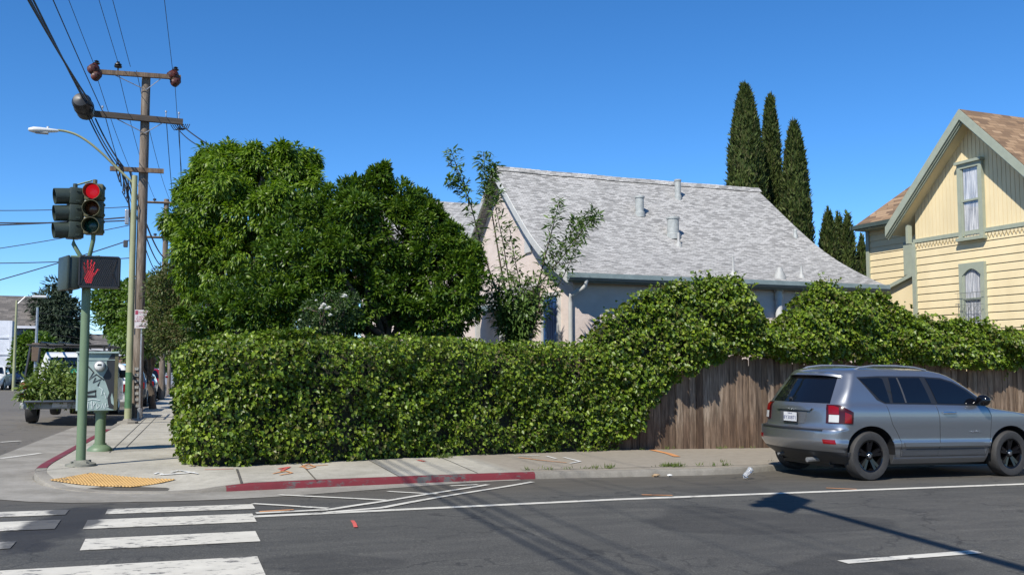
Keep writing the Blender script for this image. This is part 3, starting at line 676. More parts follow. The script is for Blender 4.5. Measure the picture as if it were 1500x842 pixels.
p = onv(1141, 440, 17.6); m = MB(); m.tube([(p.x, 17.6, 3.15), (p.x, 17.6, -.2)], .085, 10); m.lathe([(.1, 0), (.1, .12)], (p.x, 17.6, p.z + .02), n=12); m.lathe([(.11, 0), (.11, .05)], (p.x, 17.6, 3.08), n=12); m.build('flue_pipe', TRIMW, house, smooth=50)
p2 = onv(1176, 430, 17.64); MB().tube([(p2.x, 17.64, 3.15), (p2.x, 17.64, -.2)], .045).build('drain_pipe', TRIMW, house, smooth=60)
def roofpt(px, py):
    best = None; r = ray(px, py)
    for k in range(4000):
        v = 17.3 + k * .00125 * .95; q = CAM + r * (v / r.y)
        if v <= RV and q.z <= vz(v): return q
    return q
for (px, py, rr, hpx, capr, kind) in ((937, 313, .11, 25, .13, 0), (993, 289, .085, 25, .1, 0), (986, 345, .15, 26, .17, 0), (994, 359, .03, 18, .03, 1), (1074, 402, .03, 26, .03, 1), (1142, 406, .03, 14, .05, 2), (1174, 406, .03, 16, .03, 1), (1165, 347, .05, 10, .05, 0)):
    q = roofpt(px, py); h = hpx * (q - CAM).length / F
    m = MB(); base_r = rr * 1.9 if kind else rr * 1.25
    if kind == 0: m.lathe([(base_r, -.1), (base_r, 0.03), (rr, .05), (rr, h - .05), (capr, h - .04), (capr, h), (capr * .8, h + .012), (rr * .7, h + .012)], q, n=16)
    elif kind == 1: m.lathe([(.085, -.1), (.085, .01), (.05, .06), (rr, .09), (rr, h), (rr * .7, h), (rr * .7, h - .02)], q, n=12)
    else: m.lathe([(.15, -.08), (.15, .0), (.07, h * .8), (.055, h), (.03, h)], q, n=14)
    m.build('roof_vent', VENTM if kind == 0 else LEAD, roof, smooth=40)
# blue shuttered door at the front corner, small gable vent, side porch roof
m = MB(); pd = [onu(*q, GV - .03) for q in ((796, 437), (819, 437))]
v0, v1 = pd[1].y, pd[0].y; zt_ = pd[0].z
for i in range(6): m.box((GV - .03, v0 + .04 + (v1 - v0 - .08) * (i + .5) / 6, (zt_ + .1) / 2), (.05, (v1 - v0 - .08) / 6 - .02, zt_ - .1))
dr = m.build('door', BLUE, house); m = MB()
for vv in (v0, v1): m.box((GV - .03, vv, (zt_ + .06) / 2), (.09, .07, zt_ + .06))
m.box((GV - .03, (v0 + v1) / 2, zt_ + .06), (.09, v1 - v0 + .07, .08)); m.build('frame', TRIMW, dr)
m = MB(); q = onu(775, 355, GV); m.box((GV - .02, q.y, q.z), (.05, .38, .5)); vt = m.build('gable_vent', TRIMW, house)
q0, q1 = onu(752, 413, GV - .8), onu(690, 418, GV - .8)
m = MB(); va, vb = 19.4, 23.2; m.prism([(GV - 1.0, va, 2.75), (GV - .01, va, 3.3), (GV - .01, va, 3.22), (GV - 1.0, va, 2.67)], (0, vb - va, 0)); pr = m.build('porch_roof', ROOF, house)
m = MB(); m.box((GV - 1.03, (va + vb) / 2, 2.7), (.05, vb - va + .05, .13)); m.build('fascia', GUTM, pr)
for vv in (19.6, 21.3, 23.0): MB().box((GV - .9, vv, (hz0 + 2.68) / 2), (.1, .1, 2.68 - hz0)).build('porch_post', TRIMW, house)
# neighbour's roof glimpsed behind
hb = thing('rear_house', 'low grey shingled house roof glimpsed between the leafy tree and the pink gable', 'house', tuple(dep(660, 400, 31) * 1) [:2] + (plane(6, 28),))
a, b, c, d = dep(640, 336, 31), dep(692, 336, 31), dep(700, 306, 33), dep(648, 306, 33)
c_ = dep(660, 330, 31); m = MB(); m.prism([(c_.x - 2.2, c_.y - 1.2, c_.z - .6), (c_.x - 2.2, c_.y + 2.2, c_.z + 1.2), (c_.x - 2.2, c_.y + 5.6, c_.z - .6), (c_.x - 2.2, c_.y + 5.6, c_.z - .75), (c_.x - 2.2, c_.y + 2.2, c_.z + 1.05), (c_.x - 2.2, c_.y - 1.2, c_.z - .75)], (6, 0, 0)); m.build('roof', ROOF, hb)
m = MB(); m.box((c_.x + .8, c_.y + 2.2, (c_.z - .8) / 2 - .2), (5.4, 6, c_.z - .3)); m.build('wall', STUC, hb)

# ================================================================== YELLOW HOUSE
YW = M_('cream_yellow_boards', (.7, .58, .35), (.61, .5, .295), .7, 1.3, stretch=(1, 1, .5)); SAGE = M_('sage_green_trim', (.3, .325, .25), (.26, .285, .22), .55, 6); DKT = M_('dark_green_gutter', (.06, .08, .065), rough=.5)
BROOF = shingle('brown_shingles', [(0, (.12, .075, .045)), (.35, (.2, .125, .07)), (.7, (.27, .175, .1)), (1, (.34, .23, .14))], .13, .3)
CURT = M_('lace_curtain', (.6, .6, .6), (.2, .22, .26), .9, 7, stretch=(1, 3, .25)); PANE, pnt, pp = newmat('window_pane')
pg_ = pnt.nodes.new('ShaderNodeBsdfGlossy'); pg_.inputs['Roughness'].default_value = .02; pt2 = pnt.nodes.new('ShaderNodeBsdfTransparent'); pms = pnt.nodes.new('ShaderNodeMixShader'); pms.inputs[0].default_value = .13
pnt.links.new(pt2.outputs[0], pms.inputs[1]); pnt.links.new(pg_.outputs[0], pms.inputs[2]); pnt.links.new(pms.outputs[0], pnt.nodes['Material Output'].inputs['Surface'])
YU = 19.0; yz = -.6
apx = onu(1405, 160, YU - .5); AV = apx.y; AZ = apx.z
lk = onu(1297, 333, YU - .5); sl = (AZ - lk.z) / (lk.y - AV); HWD = lk.y - AV       # roof pitch and half width of the overhanging gable
wc = onu(1341, 360, YU).y; whw = wc - AV; fz = onu(1341, 352, YU).z
yh = thing('yellow_house', 'two-storey cream yellow board house with sage trim and brown shingle roof', 'house', (YU + 3, AV, yz))
def rz(v, drop=0): return AZ - sl * abs(v - AV) - drop
m = MB(); E_ = 7.5
for sgn in (1, -1):
    e = AV + sgn * HWD
    vs = [(YU - .5, AV, AZ), (YU + E_, AV, AZ), (YU + E_, e, rz(e)), (YU - .5, e, rz(e))]; L = math.hypot(HWD, HWD * sl)
    m.add(vs + [(a, b, c - .1) for a, b, c in vs], [(0, 1, 2, 3), (7, 6, 5, 4), (0, 3, 7, 4), (1, 2, 6, 5), (2, 3, 7, 6)], [(0, 0), (8, 0), (8, L), (0, L)] * 2)
yr = m.build('roof', BROOF, yh)
m = MB()                                                    # layered sage rake boards and soffit
for (o, d0, d1, t) in ((0, .0, .26, .06), (.05, .06, .3, .05), (.1, .2, .34, .05)):
    for sgn in (1, -1):
        e = AV + sgn * HWD
        m.prism([(YU - .52 + o, AV, AZ - d0), (YU - .52 + o, e, rz(e, d0)), (YU - .52 + o, e, rz(e, d1)), (YU - .52 + o, AV, AZ - d1 * 1.0)], (t, 0, 0))
m.build('rake_board', SAGE, yh)
m = MB()
for sgn in (1, -1):
    e = AV + sgn * (HWD - .03); m.prism([(YU - .36, AV, AZ - .22), (YU - .36, e, rz(e, .22)), (YU - .36, e, rz(e, .25)), (YU - .36, AV, AZ - .25)], (.8, 0, 0))
m.build('soffit', YW, yh)
m = MB()                                                    # upper gable: vertical boards
nb = 34
for i in range(nb):
    v0 = AV - whw + 2 * whw * i / nb; v1 = v0 + 2 * whw / nb - .012
    m.prism([(YU, v0, fz), (YU, v1, fz), (YU, v1, max(fz, rz(v1, .2))), (YU, (v0 + v1) / 2, max(fz, rz((v0 + v1) / 2, .2))), (YU, v0, max(fz, rz(v0, .2)))], (.03, 0, 0))
m.prism([(YU + .02, AV - whw, fz - .1), (YU + .02, AV + whw, fz - .1), (YU + .02, AV + whw, rz(AV + whw, .22)), (YU + .02, AV, AZ - .22), (YU + .02, AV - whw, rz(AV + whw, .22))], (.06, 0, 0))
m.build('gable_boards', YW, yh)
def boards(m, u, va, vb, z0, z1, hb=.195):                  # drop siding: each board tilts and throws a line of shade
    z = z1
    while z > z0:
        m.prism([(u + .012, va, z), (u - .0, va, z - .03), (u - .014, va, z - hb + .012), (u + .018, va, z - hb + .008), (u + .018, va, z - hb), (u + .05, va, z - hb), (u + .05, va, z)], (0, vb - va, 0)); z -= hb
m = MB(); boards(m, YU, AV - whw, AV + whw, yz, fz - .1); m.box((YU + .2, AV, (yz + fz) / 2), (.28, 2 * whw - .02, fz - yz)); m.build('wall', YW, yh)
m = MB(); m.box((YU - .02, AV, fz - .03), (.07, 2 * whw + .05, .1)); m.box((YU - .01, AV + whw + .03, (yz + fz) / 2), (.1, .12, fz - yz - .1)); m.box((YU + 1.5, AV + whw + .05, (yz + fz) / 2), (3, .05, fz - yz)); m.build('trim_boards', SAGE, yh)
m = MB(); k = 0; v = AV - whw + .05                           # sawtooth frieze
while v < AV + whw - .05:
    m.prism([(YU - .035, v, fz - .09), (YU - .035, v + .09, fz - .09), (YU - .035, v + .085, fz - .14), (YU - .035, v + .045, fz - .22), (YU - .035, v + .005, fz - .14)], (.03, 0, 0)); v += .105
m.build('frieze', YW, yh)
def ywindow(tl, br, u, arch, sillz=None):
    a, b = onu(*tl, u), onu(*br, u); va, vb = b.y, a.y; zb, zt = b.z, a.z; w_ = .1; cy = (va + vb) / 2
    m = MB(); X = u - .05
    m.box((X, va + w_ / 2, (zb + zt) / 2), (.1, w_, zt - zb)); m.box((X, vb - w_ / 2, (zb + zt) / 2), (.1, w_, zt - zb))
    if arch:
        n = 10; pts = [(X - .05, vb - w_, zt - .32)] + [(X - .05, vb - w_ - (vb - va - 2 * w_) * i / n, zt - .32 + .17 * math.sin(math.pi * i / n)) for i in range(1, n)] + [(X - .05, va + w_, zt - .32), (X - .05, va + w_, zt), (X - .05, vb - w_, zt)]
        m.prism(pts, (.1, 0, 0))
    else: m.box((X, cy, zt - .06), (.1, vb - va - 2 * w_, .12)); m.box((X - .03, cy, zt + .03), (.16, vb - va + .06, .07))
    wn = m.build('window', SAGE, yh)
    MB().box((X - .03, cy, zb - .03), (.17, vb - va + .08, .08)).build('sill', SAGE, wn)
    m = MB(); m.box((u - .062, cy, (zb + zt) / 2), (.04, vb - va - 2 * w_, .05))
    for vv in (va + w_ + .02, vb - w_ - .02): m.box((u - .06, vv, (zb + zt) / 2), (.035, .04, zt - zb - .1))
    m.build('sash', SAGE, wn)
    MB().add([(u - .052, va + w_, zb + .03), (u - .052, vb - w_, zb + .03), (u - .052, vb - w_, zt - .05), (u - .052, va + w_, zt - .05)], [(0, 1, 2, 3)]).build('pane', PANE, wn)
    m = MB(); nn = 40
    for i in range(nn + 1):
        vv = va + w_ + (vb - va - 2 * w_) * i / nn
        for zz in (zb + .05, zt - .1): m.v.append((u - .032 + .006 * math.sin(i * 1.7), vv, zz)); m.uv.append((0, 0))
    for i in range(nn): m.f.append((2 * i, 2 * i + 1, 2 * i + 3, 2 * i + 2))
    m.build('curtain', CURT, wn); return wn, va, vb, zb, zt
ywindow((1405, 243), (1445, 345), YU, False)
wn, va, vb, zb, zt = ywindow((1408, 387), (1449, 490), YU, True)
m = MB()
for i in range(8): vv = va + .05 + (vb - va - .1) * i / 7; m.tube([(YU - .2, vv, zb), (YU - .2, vv, zt - .75)], .004, 5)
m.tube([(YU - .2, va - .05, zt - .75), (YU - .2, vb + .05, zt - .75)], .006, 5); m.tube([(YU - .2, va - .05, zt - 1.05), (YU - .2, vb + .05, zt - 1.05)], .005, 5)
for i in range(4): m.lathe([(.07, -.004), (.076, -.004), (.076, .004), (.07, .004), (.07, -.004)], (YU - .2, va + .13 + (vb - va - .26) * i / 3, zt - 1.15), (1, 0, 0), 12, caps=False)
m.build('iron_grille', plain('grey_iron', (.12, .13, .12), .5), wn)
# recessed main body with lower roof
YB = YU + 1.25; lc = onu(1272, 345, YB); ev = onu(1252, 331, YB - .45)
m = MB(); boards(m, YB, AV - 3, lc.y, yz, ev.z + .1); m.box((YB + 3, (AV - 3 + lc.y) / 2, (yz + ev.z) / 2), (5.8, lc.y - AV + 3 - .02, ev.z - yz)); m.build('wall', YW, yh)
MB().box((YB - .01, lc.y + .0, (yz + ev.z) / 2), (.1, .12, ev.z - yz)).build('trim_boards', SAGE, yh)
m = MB(); pk = ev.z + 2.7; q1 = ev.y
A_ = [(YB - .45, q1, ev.z), (YB - .45, AV - 3.5, ev.z), (YB + 3.2, AV - 3.5, pk), (YB + 3.2, q1 - 1.2, pk), (YB + 6.8, q1, ev.z), (YB + 6.8, AV - 3.5, ev.z)]
m.add(A_ + [(a, b, c - .12) for a, b, c in A_], [(0, 1, 2, 3), (0, 3, 4), (3, 2, 5, 4), (6, 9, 8, 7), (6, 10, 9), (9, 10, 11, 8), (0, 6, 7, 1), (0, 4, 10, 6)], [(q1, 0), (AV, 0), (AV, 4.2), (q1 - 2, 4.2), (q1, 8), (AV, 8)] * 2)
m.build('roof', BROOF, yh)
m = MB(); m.box((YB - .5, (q1 + AV) / 2, ev.z - .07), (.1, q1 - AV + .06, .12)); m.box((YB + 3, q1 + .05, ev.z - .07), (7.1, .1, .12)); m.build('gutter', DKT, yh)
m = MB(); m.box((YB - .2, (q1 + AV) / 2, ev.z - .15), (.5, q1 - AV, .03)); m.box((YB + 3, (q1 + lc.y) / 2, ev.z - .15), (6.5, q1 - lc.y, .03)); m.build('soffit', SAGE, yh)
m = MB(); q = onu(1336, 378, YB); m.box((YB - .03, q.y, q.z), (.08, .5, .95)); m.build('window', SAGE, yh)
m = MB(); m.box((YU - .12, AV + whw + .1, onu(1330, 345, YU).z), (.14, .08, .5)); m.build('bracket', SAGE, yh)
a, b = onu(1344, 396, YU + .1), onu(1287, 427, YU + .1)       # lean-to with a sloping cap
m = MB(); m.prism([(YU + .12, a.y - .1, yz), (YU + .12, b.y, yz), (YU + .12, b.y, b.z - .1), (YU + .12, a.y - .1, a.z - .1)], (1.2, 0, 0)); m.build('lean_to_wall', YW, yh)
m = MB(); m.prism([(YU - .02, a.y - .1, a.z), (YU - .02, b.y + .12, b.z - .05), (YU - .02, b.y + .12, b.z - .15), (YU - .02, a.y - .1, a.z - .1)], (1.3, 0, 0)); m.build('lean_to_roof', SAGE, yh)

# ================================================================== TREES AND SHRUBS BEHIND THE HEDGE
AVO = leafmat('bright_tree_leaf', [(.05, .1, .009), (.09, .16, .012), (.14, .22, .018), (.2, .27, .03)], .42, .32)
CIT = leafmat('citrus_leaf', [(.028, .062, .007), (.05, .1, .01), (.085, .15, .014), (.14, .2, .022)], .4, .22)
GRY = leafmat('dry_shrub_leaf', [(.045, .075, .013), (.075, .115, .022), (.12, .09, .04), (.055, .095, .016)], .55, .15)
MAP = leafmat('maple_leaf', [(.05, .1, .015), (.08, .14, .02), (.12, .18, .03)], .45, .3)
SHR = leafmat('shrub_leaf', [(.05, .095, .02), (.085, .14, .03), (.13, .19, .05)], .42, .25)
ROSEL = leafmat('rose_leaf', [(.03, .06, .015), (.05, .085, .025)], .5, .2)
CYP = leafmat('cypress_scale', [(.028, .05, .01), (.052, .08, .015), (.09, .118, .024), (.075, .07, .028)], .7, .08, clump=3)
CON = leafmat('conifer_needle', [(.015, .03, .016), (.03, .05, .028), (.045, .065, .04)], .7, .08, clump=.6)
def gbase(px, py, z):
    q = dep(px, py, z); return (q.x, q.y, plane(q.x, q.y) + .02)
tree('leafy_tree', 'tall bright green tree with drooping leaves, highest crown above the hedge', 'tree', gbase(355, 480, 20.5),
     blobs([(350, 300, 78, 66, 20.5, 1), (410, 268, 58, 50, 20.5, 1), (312, 330, 58, 58, 20.2, .9), (292, 385, 42, 50, 20, .9), (400, 345, 85, 75, 19.8, .8), (345, 400, 85, 62, 20, .8), (425, 243, 36, 30, 20.5, 1), (330, 248, 38, 32, 20.4, 1), (286, 285, 26, 26, 20.4, 1), (268, 345, 20, 26, 20.2, 1), (452, 275, 26, 30, 20.3, 1), (372, 238, 28, 24, 20.4, 1), (300, 250, 20, 18, 20.4, 1)]), 1700, 36, .125, .043, AVO, rc=.12, droop=.95, spread=.85, trunk_r=.14, bend=.2, hole=1.0, fill=450, rough=52)
tree('citrus_tree', 'broad dark glossy citrus tree spreading over the middle of the hedge', 'tree', gbase(575, 480, 17.5),
     blobs([(550, 345, 76, 72, 17.6, .9), (600, 355, 68, 66, 17.6, .8), (480, 390, 92, 76, 17.2, .8), (650, 400, 52, 62, 17.3, .8), (535, 292, 42, 34, 17.8, 1), (420, 420, 75, 66, 17, .7), (585, 300, 34, 32, 17.6, 1), (510, 435, 85, 50, 16.9, .6), (672, 425, 44, 52, 17, .8), (395, 455, 60, 42, 16.6, .7), (620, 320, 24, 22, 17.6, 1), (655, 355, 30, 26, 17.4, 1), (560, 260, 20, 14, 17.8, 1), (600, 440, 80, 60, 17.6, .8), (510, 310, 26, 24, 17.8, 1), (690, 380, 18, 20, 17.2, 1), (640, 460, 60, 34, 17.3, .7), (500, 300, 40, 36, 17.8, 1), (470, 325, 44, 40, 17.6, .9), (345, 452, 55, 42, 17.2, .7), (305, 475, 42, 28, 17.2, .8), (440, 350, 50, 44, 17.5, .9), (480, 440, 85, 52, 18.4, .6), (565, 430, 75, 55, 18.4, .6), (400, 440, 65, 50, 18.6, .6), (520, 380, 60, 50, 18.4, .6)]), 2900, 32, .112, .039, CIT, rc=.075, droop=.05, spread=1.0, trunk_r=.12, fork=.5, bend=.06, inner=.5, hole=.85, fill=1300, rough=44)
tree('dry_shrub', 'olive and brown dry looking shrub at the street end of the hedge', 'shrub', gbase(275, 500, 25),
     blobs([(266, 425, 46, 46, 25, 1), (294, 400, 36, 30, 25, 1), (254, 470, 36, 44, 24.6, 1), (300, 455, 40, 40, 24.6, 1), (258, 492, 34, 28, 24, 1), (285, 488, 40, 30, 24, 1)]), 1300, 26, .095, .032, GRY, rc=.19, droop=.2, spread=1.2, trunk_r=.05, nlimb=30)
tree('street_maple', 'fresh green tree reaching over the pavement behind the wooden pole', 'tree', gbase(225, 560, 33),
     blobs([(200, 450, 44, 34, 33, 1), (175, 440, 36, 26, 33, 1), (215, 480, 36, 36, 32, 1), (232, 450, 40, 50, 32, 1), (165, 468, 22, 20, 33, 1), (190, 488, 24, 22, 32.5, 1)]), 700, 22, .16, .1, MAP, rc=.25, droop=.35, spread=1.0, trunk_r=.11)
# rose bush with white blooms
rb = tree('rose_bush', 'rose bush with white blooms in front of the dark citrus tree', 'rose bush', gbase(480, 490, 15.4), blobs([(475, 462, 36, 30, 15.4, 1), (505, 452, 26, 26, 15.4, 1), (455, 478, 26, 20, 15.3, 1)]), 150, 16, .05, .036, ROSEL, rc=.1, droop=.2, trunk_r=.02, nlimb=20)
ROSE = M_('white_petal', (.8, .79, .74), (.7, .68, .6), .6, 30)
for (px, py, r) in ((474, 449, 5.5), (479, 454, 5), (482, 452, 4), (505, 436, 5.5), (484, 463, 4), (463, 441, 2.5), (439, 470, 3.2), (470, 453, 4)):
    c = dep(px, py, 14.95); rr = r * 15 / F; m = MB()
    for k in range(16):
        a = k * 2.4; el = .15 + .08 * k; t = Vector((math.cos(a) * math.cos(el), math.sin(a) * math.cos(el), math.sin(el))); s_ = Vector((-math.sin(a), math.cos(a), 0)); upv = t.cross(s_)
        m.add([c + t * rr * .25, c + t * rr * .75 + s_ * rr * .45 + upv * .1 * rr, c + t * rr * 1.05 + upv * rr * .25, c + t * rr * .75 - s_ * rr * .45 + upv * .1 * rr], [(0, 1, 2), (0, 2, 3)])
    m.build('rose', ROSE, rb)
# tall loose shrub with long whippy stems in front of the gable
ts = thing('tall_shrub', 'loose tall shrub with long whippy leafy stems in front of the pink gable', 'shrub', gbase(755, 500, 18.1))
m = MB(); PP = []; AX = []; NR = []
def stem(pts, z0, z1, r, leaf0, dens, fr=.16):
    dens = int(dens * 2.6); z0 += 1.5; z1 += 1.5
    P = smooth_path(resample([(0, 0), (1, 1)], 9), 0); W_ = [dep(px, py, z0 + (z1 - z0) * i / (len(pts) - 1)) for i, (px, py) in enumerate(pts)]
    Q = []
    for a, b in zip(W_, W_[1:]): Q += [a.lerp(b, k / 6) for k in range(6)]
    Q.append(W_[-1]); Q = smooth_path(Q, 2); m.tube(Q, [r * (1 - .75 * i / (len(Q) - 1)) for i in range(len(Q))], 6)
    n = len(Q)
    for i in range(int(leaf0 * n), n):
        t = (Q[min(i + 1, n - 1)] - Q[i - 1]).normalized()
        for _ in range(dens):
            d = Vector(rng.normal(size=3)); d = (d - t * d.dot(t)).normalized(); q = Q[i].lerp(Q[max(i - 1, 0)], random.random())
            PP.append(q + d * random.uniform(0, fr)); AX.append(d * random.uniform(.5, 1) + t * random.uniform(.1, .8) + Vector((random.gauss(0, .25), random.gauss(0, .25), random.uniform(-.8, .1)))); NR.append(t + Vector(rng.normal(size=3)) * .4)
stem([(752, 492), (728, 430), (705, 360), (690, 300), (672, 255), (660, 218)], 16.5, 16.3, .02, .45, 7, .13)
stem([(680, 280), (668, 268), (655, 262)], 16.4, 16.3, .008, .1, 5, .1)
stem([(756, 492), (735, 400), (722, 320), (712, 270), (708, 222)], 16.6, 16.7, .022, .6, 10, .13)
stem([(708, 290), (718, 262), (724, 238)], 16.6, 16.6, .01, .2, 9, .12)
stem([(758, 495), (748, 430), (738, 360), (725, 300), (728, 275)], 16.5, 16.4, .016, .35, 6, .12)
stem([(760, 495), (765, 430), (752, 370), (745, 325)], 16.5, 16.5, .016, .25, 6, .14)
stem([(762, 495), (785, 430), (800, 370), (812, 325), (820, 290)], 16.5, 16.4, .02, .3, 6, .13)
stem([(786, 420), (830, 370), (858, 330), (876, 312)], 16.4, 16.3, .014, .2, 10, .15)
stem([(800, 390), (835, 345), (852, 315)], 16.4, 16.5, .01, .1, 8, .14)
stem([(766, 495), (800, 450), (828, 400), (848, 352)], 16.5, 16.4, .016, .3, 6, .14)
stem([(764, 495), (790, 440), (808, 400)], 16.4, 16.2, .014, .05, 7, .18); stem([(760, 495), (742, 450), (725, 415)], 16.4, 16.2, .014, .05, 5, .18)
for k in range(18): stem([(752 + k * .6, 495), (728 + k * 3.4, 455 + (k % 3) * 8), (714 + k * 4.2, 392 + (k * 37 % 64))], 16.4, 16.1 + .12 * (k % 4), .012, .05, 7, .2)
n = len(PP); leaf_mesh('leaves', np.array(PP), np.array(AX), np.array(NR), rng.uniform(.08, .18, n), rng.uniform(.028, .052, n), SHR, ts, bend=.2, six=True)
m.build('stems', BARK, ts, smooth=60)

# cypresses
def cypress(px, ytop, wpx, z, label, name='cypress', n=20000, ybase=420, lumps=1, group=None, lean=0):
    top = dep(px, ytop, z); g = plane(top.x, top.y); t = thing(name, label, 'cypress', (top.x, top.y, g), group); H = top.z - g; rw = wpx * z / F / 2
    h = rng.random(n) ** .85 * .955; an = rng.uniform(0, 2 * np.pi, n)
    prof_ = np.interp(h, [0, .05, .3, .6, .85, .95, 1], [.75, .95, 1.0, .9, .56, .27, .02])
    lob = 1 + .17 * np.abs(np.cos(an * 3.5 + px + .7 * np.sin(h * 4))) + .07 * np.sin(an * 11 + h * 9) - .1; q3 = np.stack([np.cos(an) * 2, np.sin(an) * 2, h * H], 1)
    rad = rw * prof_ * (lob * (1 + .1 * nz(q3, 2.4, int(px)) + .09 * nz(q3, 6.5, int(px) + 3)) - .22 * rng.random(n) ** 1.4)
    d = np.stack([np.cos(an), np.sin(an), 0 * an], 1); pos = d * rad[:, None] + np.stack([top.x + lean * (h - .5), top.y + 0 * h, g + h * H], 1)
    gsp = np.arange(n) - np.arange(n) % 20; pos = pos[gsp] + rng.normal(size=(n, 3)) * np.array([.05, .05, .04]) + np.stack([0 * an, 0 * an, rng.random(n) * .62], 1) + d[gsp] * (rng.random((n, 1)) * .1); d = d[gsp]
    hf = np.clip((pos[:, 2] - g) / H, 0, 1.02); lim = rw * np.interp(hf, [0, .3, .6, .8, .92, 1, 1.02], [1.1, 1.12, 1.0, .72, .42, .1, .02]) * rng.uniform(.8, 1.12, n)
    cxy = np.array([top.x, top.y]); rel = pos[:, :2] - cxy; rl = np.linalg.norm(rel, axis=1); pos[:, :2] = cxy + rel * np.minimum(1, lim / np.maximum(rl, 1e-4))[:, None]
    ax = unit(d * .4 + np.array([0, 0, 1.0]) + rng.normal(size=(n, 3)) * .35); nr = unit(d + rng.normal(size=(n, 3)) * .4)
    leaf_mesh('foliage', pos, ax, nr, rng.uniform(.1, .26, n), rng.uniform(.04, .085, n), CYP, t, fold=.3)
    m = MB(); m.lathe([(rw * .3, 0)] + [(rw * .72 * float(np.interp(x, [0, .3, .6, .85, 1], [.75, 1.05, 1, .55, .02])), H * x) for x in (.06, .2, .4, .6, .75, .85, .93, .98)], (top.x, top.y, g), n=12); m.build('dark_core', CORE, t)  # dark inner cone painted as the shade within the foliage
    m = MB(); m.tube([(top.x, top.y, g), (top.x, top.y, g + H * .3)], [.16, .1]); m.build('trunk', BARK, t)
cypress(1091, 129, 60, 33, 'widest and leftmost of the tall cypress spires behind the grey roof', n=36000)
cypress(1128, 142, 32, 34.5, 'slimmest cypress spire, between the two broader ones behind the roof', n=22000)
cypress(1163, 185, 44, 33, 'shorter right-hand cypress spire behind the slope of the grey roof', n=28000)
cypress(1108, 230, 22, 34.2, 'dark low cypress squeezed in the gap beside the widest spire', n=7000)
cypress(1213, 317, 36, 36, 'small bushy cypress right of the tall spires behind the roof', n=12000)
cypress(1241, 322, 26, 36.5, 'small pointed cypress second from the yellow house', n=8000)
cypress(1262, 356, 24, 37, 'smallest cypress, beside the corner of the yellow house', n=7000)
cypress(1228, 322, 26, 37, 'small pointed cypress in the middle of the low cypress group', n=8000)

# ================================================================== POLES AND SIGNALS
SDIR = Vector((.052, 1, 0)).normalized(); SLAT = Vector((1, -.052, 0)).normalized()
tpb = gp(118, 682, zwalk); TX, TY, TZ = tpb
def zat(py, p): d = (Vector((p[0], p[1], CAM.z)) - CAM).dot(Vector((math.sin(TH), math.cos(TH), 0))); return CAM.z + (531 - py) / F * d   # height seen at row py on a vertical at p
ped = thing('signal_pole', 'green traffic signal pole with two signal heads and two walk boxes on the corner', 'traffic signal', tuple(tpb))
ptop = zat(378, tpb)
m = MB(); m.lathe([(.062, 0), (.06, .6), (.056, ptop - TZ - .25)], tpb, n=18); m.build('pole', GREENP, ped, smooth=50)
m = MB(); m.lathe([(.2, -.02), (.19, .03), (.12, .05), (.09, .075), (.06, .08)], tpb, n=12)
for k in range(4): m.lathe([(.02, .03), (.02, .07), (.0, .07)], tpb + Vector((.13 * math.cos(k * 1.57 + .6), .13 * math.sin(k * 1.57 + .6), 0)), n=6)
m.build('base_plate', M_('cast_base', (.2, .2, .16), (.12, .12, .1), .8, 12), ped, smooth=40)
m = MB(); m.box((TX + .0, TY - .02, ptop - .17), (.15, .15, .36), ch=.015); m.build('pole_cap', GREENP, ped)
def signal_head(pos, face, mat_house, lit, label=None, hs=.23):
    """three-section head: pos = centre, face = direction the lenses look to"""
    f = Vector(face).normalized(); sx = Vector((-f.y, f.x, 0)); Mx = Matrix((sx, f, Vector((0, 0, 1)))).transposed()
    m = MB()
    for k in (-1, 0, 1): m.box(pos + Vector((0, 0, k * hs)), (hs * 1.02, .17, hs * .985), M=Mx, ch=.018)
    m.box(pos - f * .09, (hs * .85, .03, hs * 2.9), M=Mx); 
    for k in (-1.3, -.7, -.3, .3, .7, 1.3): m.box(pos + sx * hs * .53 - f * .02 + Vector((0, 0, k * hs)), (.02, .05, .03), M=Mx)
    m.lathe([(.03, 0), (.03, .06), (.02, .065)], pos + Vector((0, 0, hs * 1.5)), n=10)
    hd = m.build('signal_head', mat_house, ped, smooth=35, label=label)
    for k, (c_on, c_off) in zip((1, 0, -1), ((LRED, LREDOFF), (LAMB, LAMB), (LGRN, LGRN))):
        c = pos + f * .088 + Vector((0, 0, k * hs)); m = MB(); m.lathe([(.098, 0), (.085, .014), (.05, .024), (.0, .028)], c, f, 20)
        m.build('lens', c_on if (lit and k == 1) else c_off, hd, smooth=60)
        m = MB(); ra, L = .11, .18; n = 22                  # tunnel visor, open underneath at the tip
        up = Vector((0, 0, 1)); V = []
        for i in range(n + 1):
            a = -math.pi * .42 + (math.pi * 1.84) * i / n; d = sx * math.cos(a) + up * math.sin(a); ln = L * (.84 + .16 * (math.sin(a) * .5 + .5))
            for (rr, ll) in ((ra, -.005), (ra, ln), (ra - .006, ln), (ra - .006, -.005)): V.append(c + d * rr + f * ll - up * .02 * max(0, ll / L))
        F_ = [(i * 4 + j, i * 4 + (j + 1) % 4, (i + 1) * 4 + (j + 1) % 4, (i + 1) * 4 + j) for i in range(n) for j in range(4)]
        m.add(V, F_); m.build('visor', mat_house, hd, smooth=40)
    return hd
LRED = emis('red_lamp', (1, .015, .03), .3); LREDOFF = plain('red_lens_off', (.12, .01, .01), .2); LAMB = plain('amber_lens_off', (.1, .035, .012), .2); LGRN = plain('green_lens_off', (.008, .06, .045), .2)
hpos = lambda px, py, dv: Vector(onv(px, py, TY + dv))
h1 = hpos(138, 307, -.12); signal_head(h1, (-.12, -1, 0), OLIVE, True, 'olive signal head facing the viewer with its red lamp lit')
h2 = hpos(109, 313, -.02); signal_head(h2, (-1, -.28, 0), DGREEN, False, 'green signal head seen from its side')
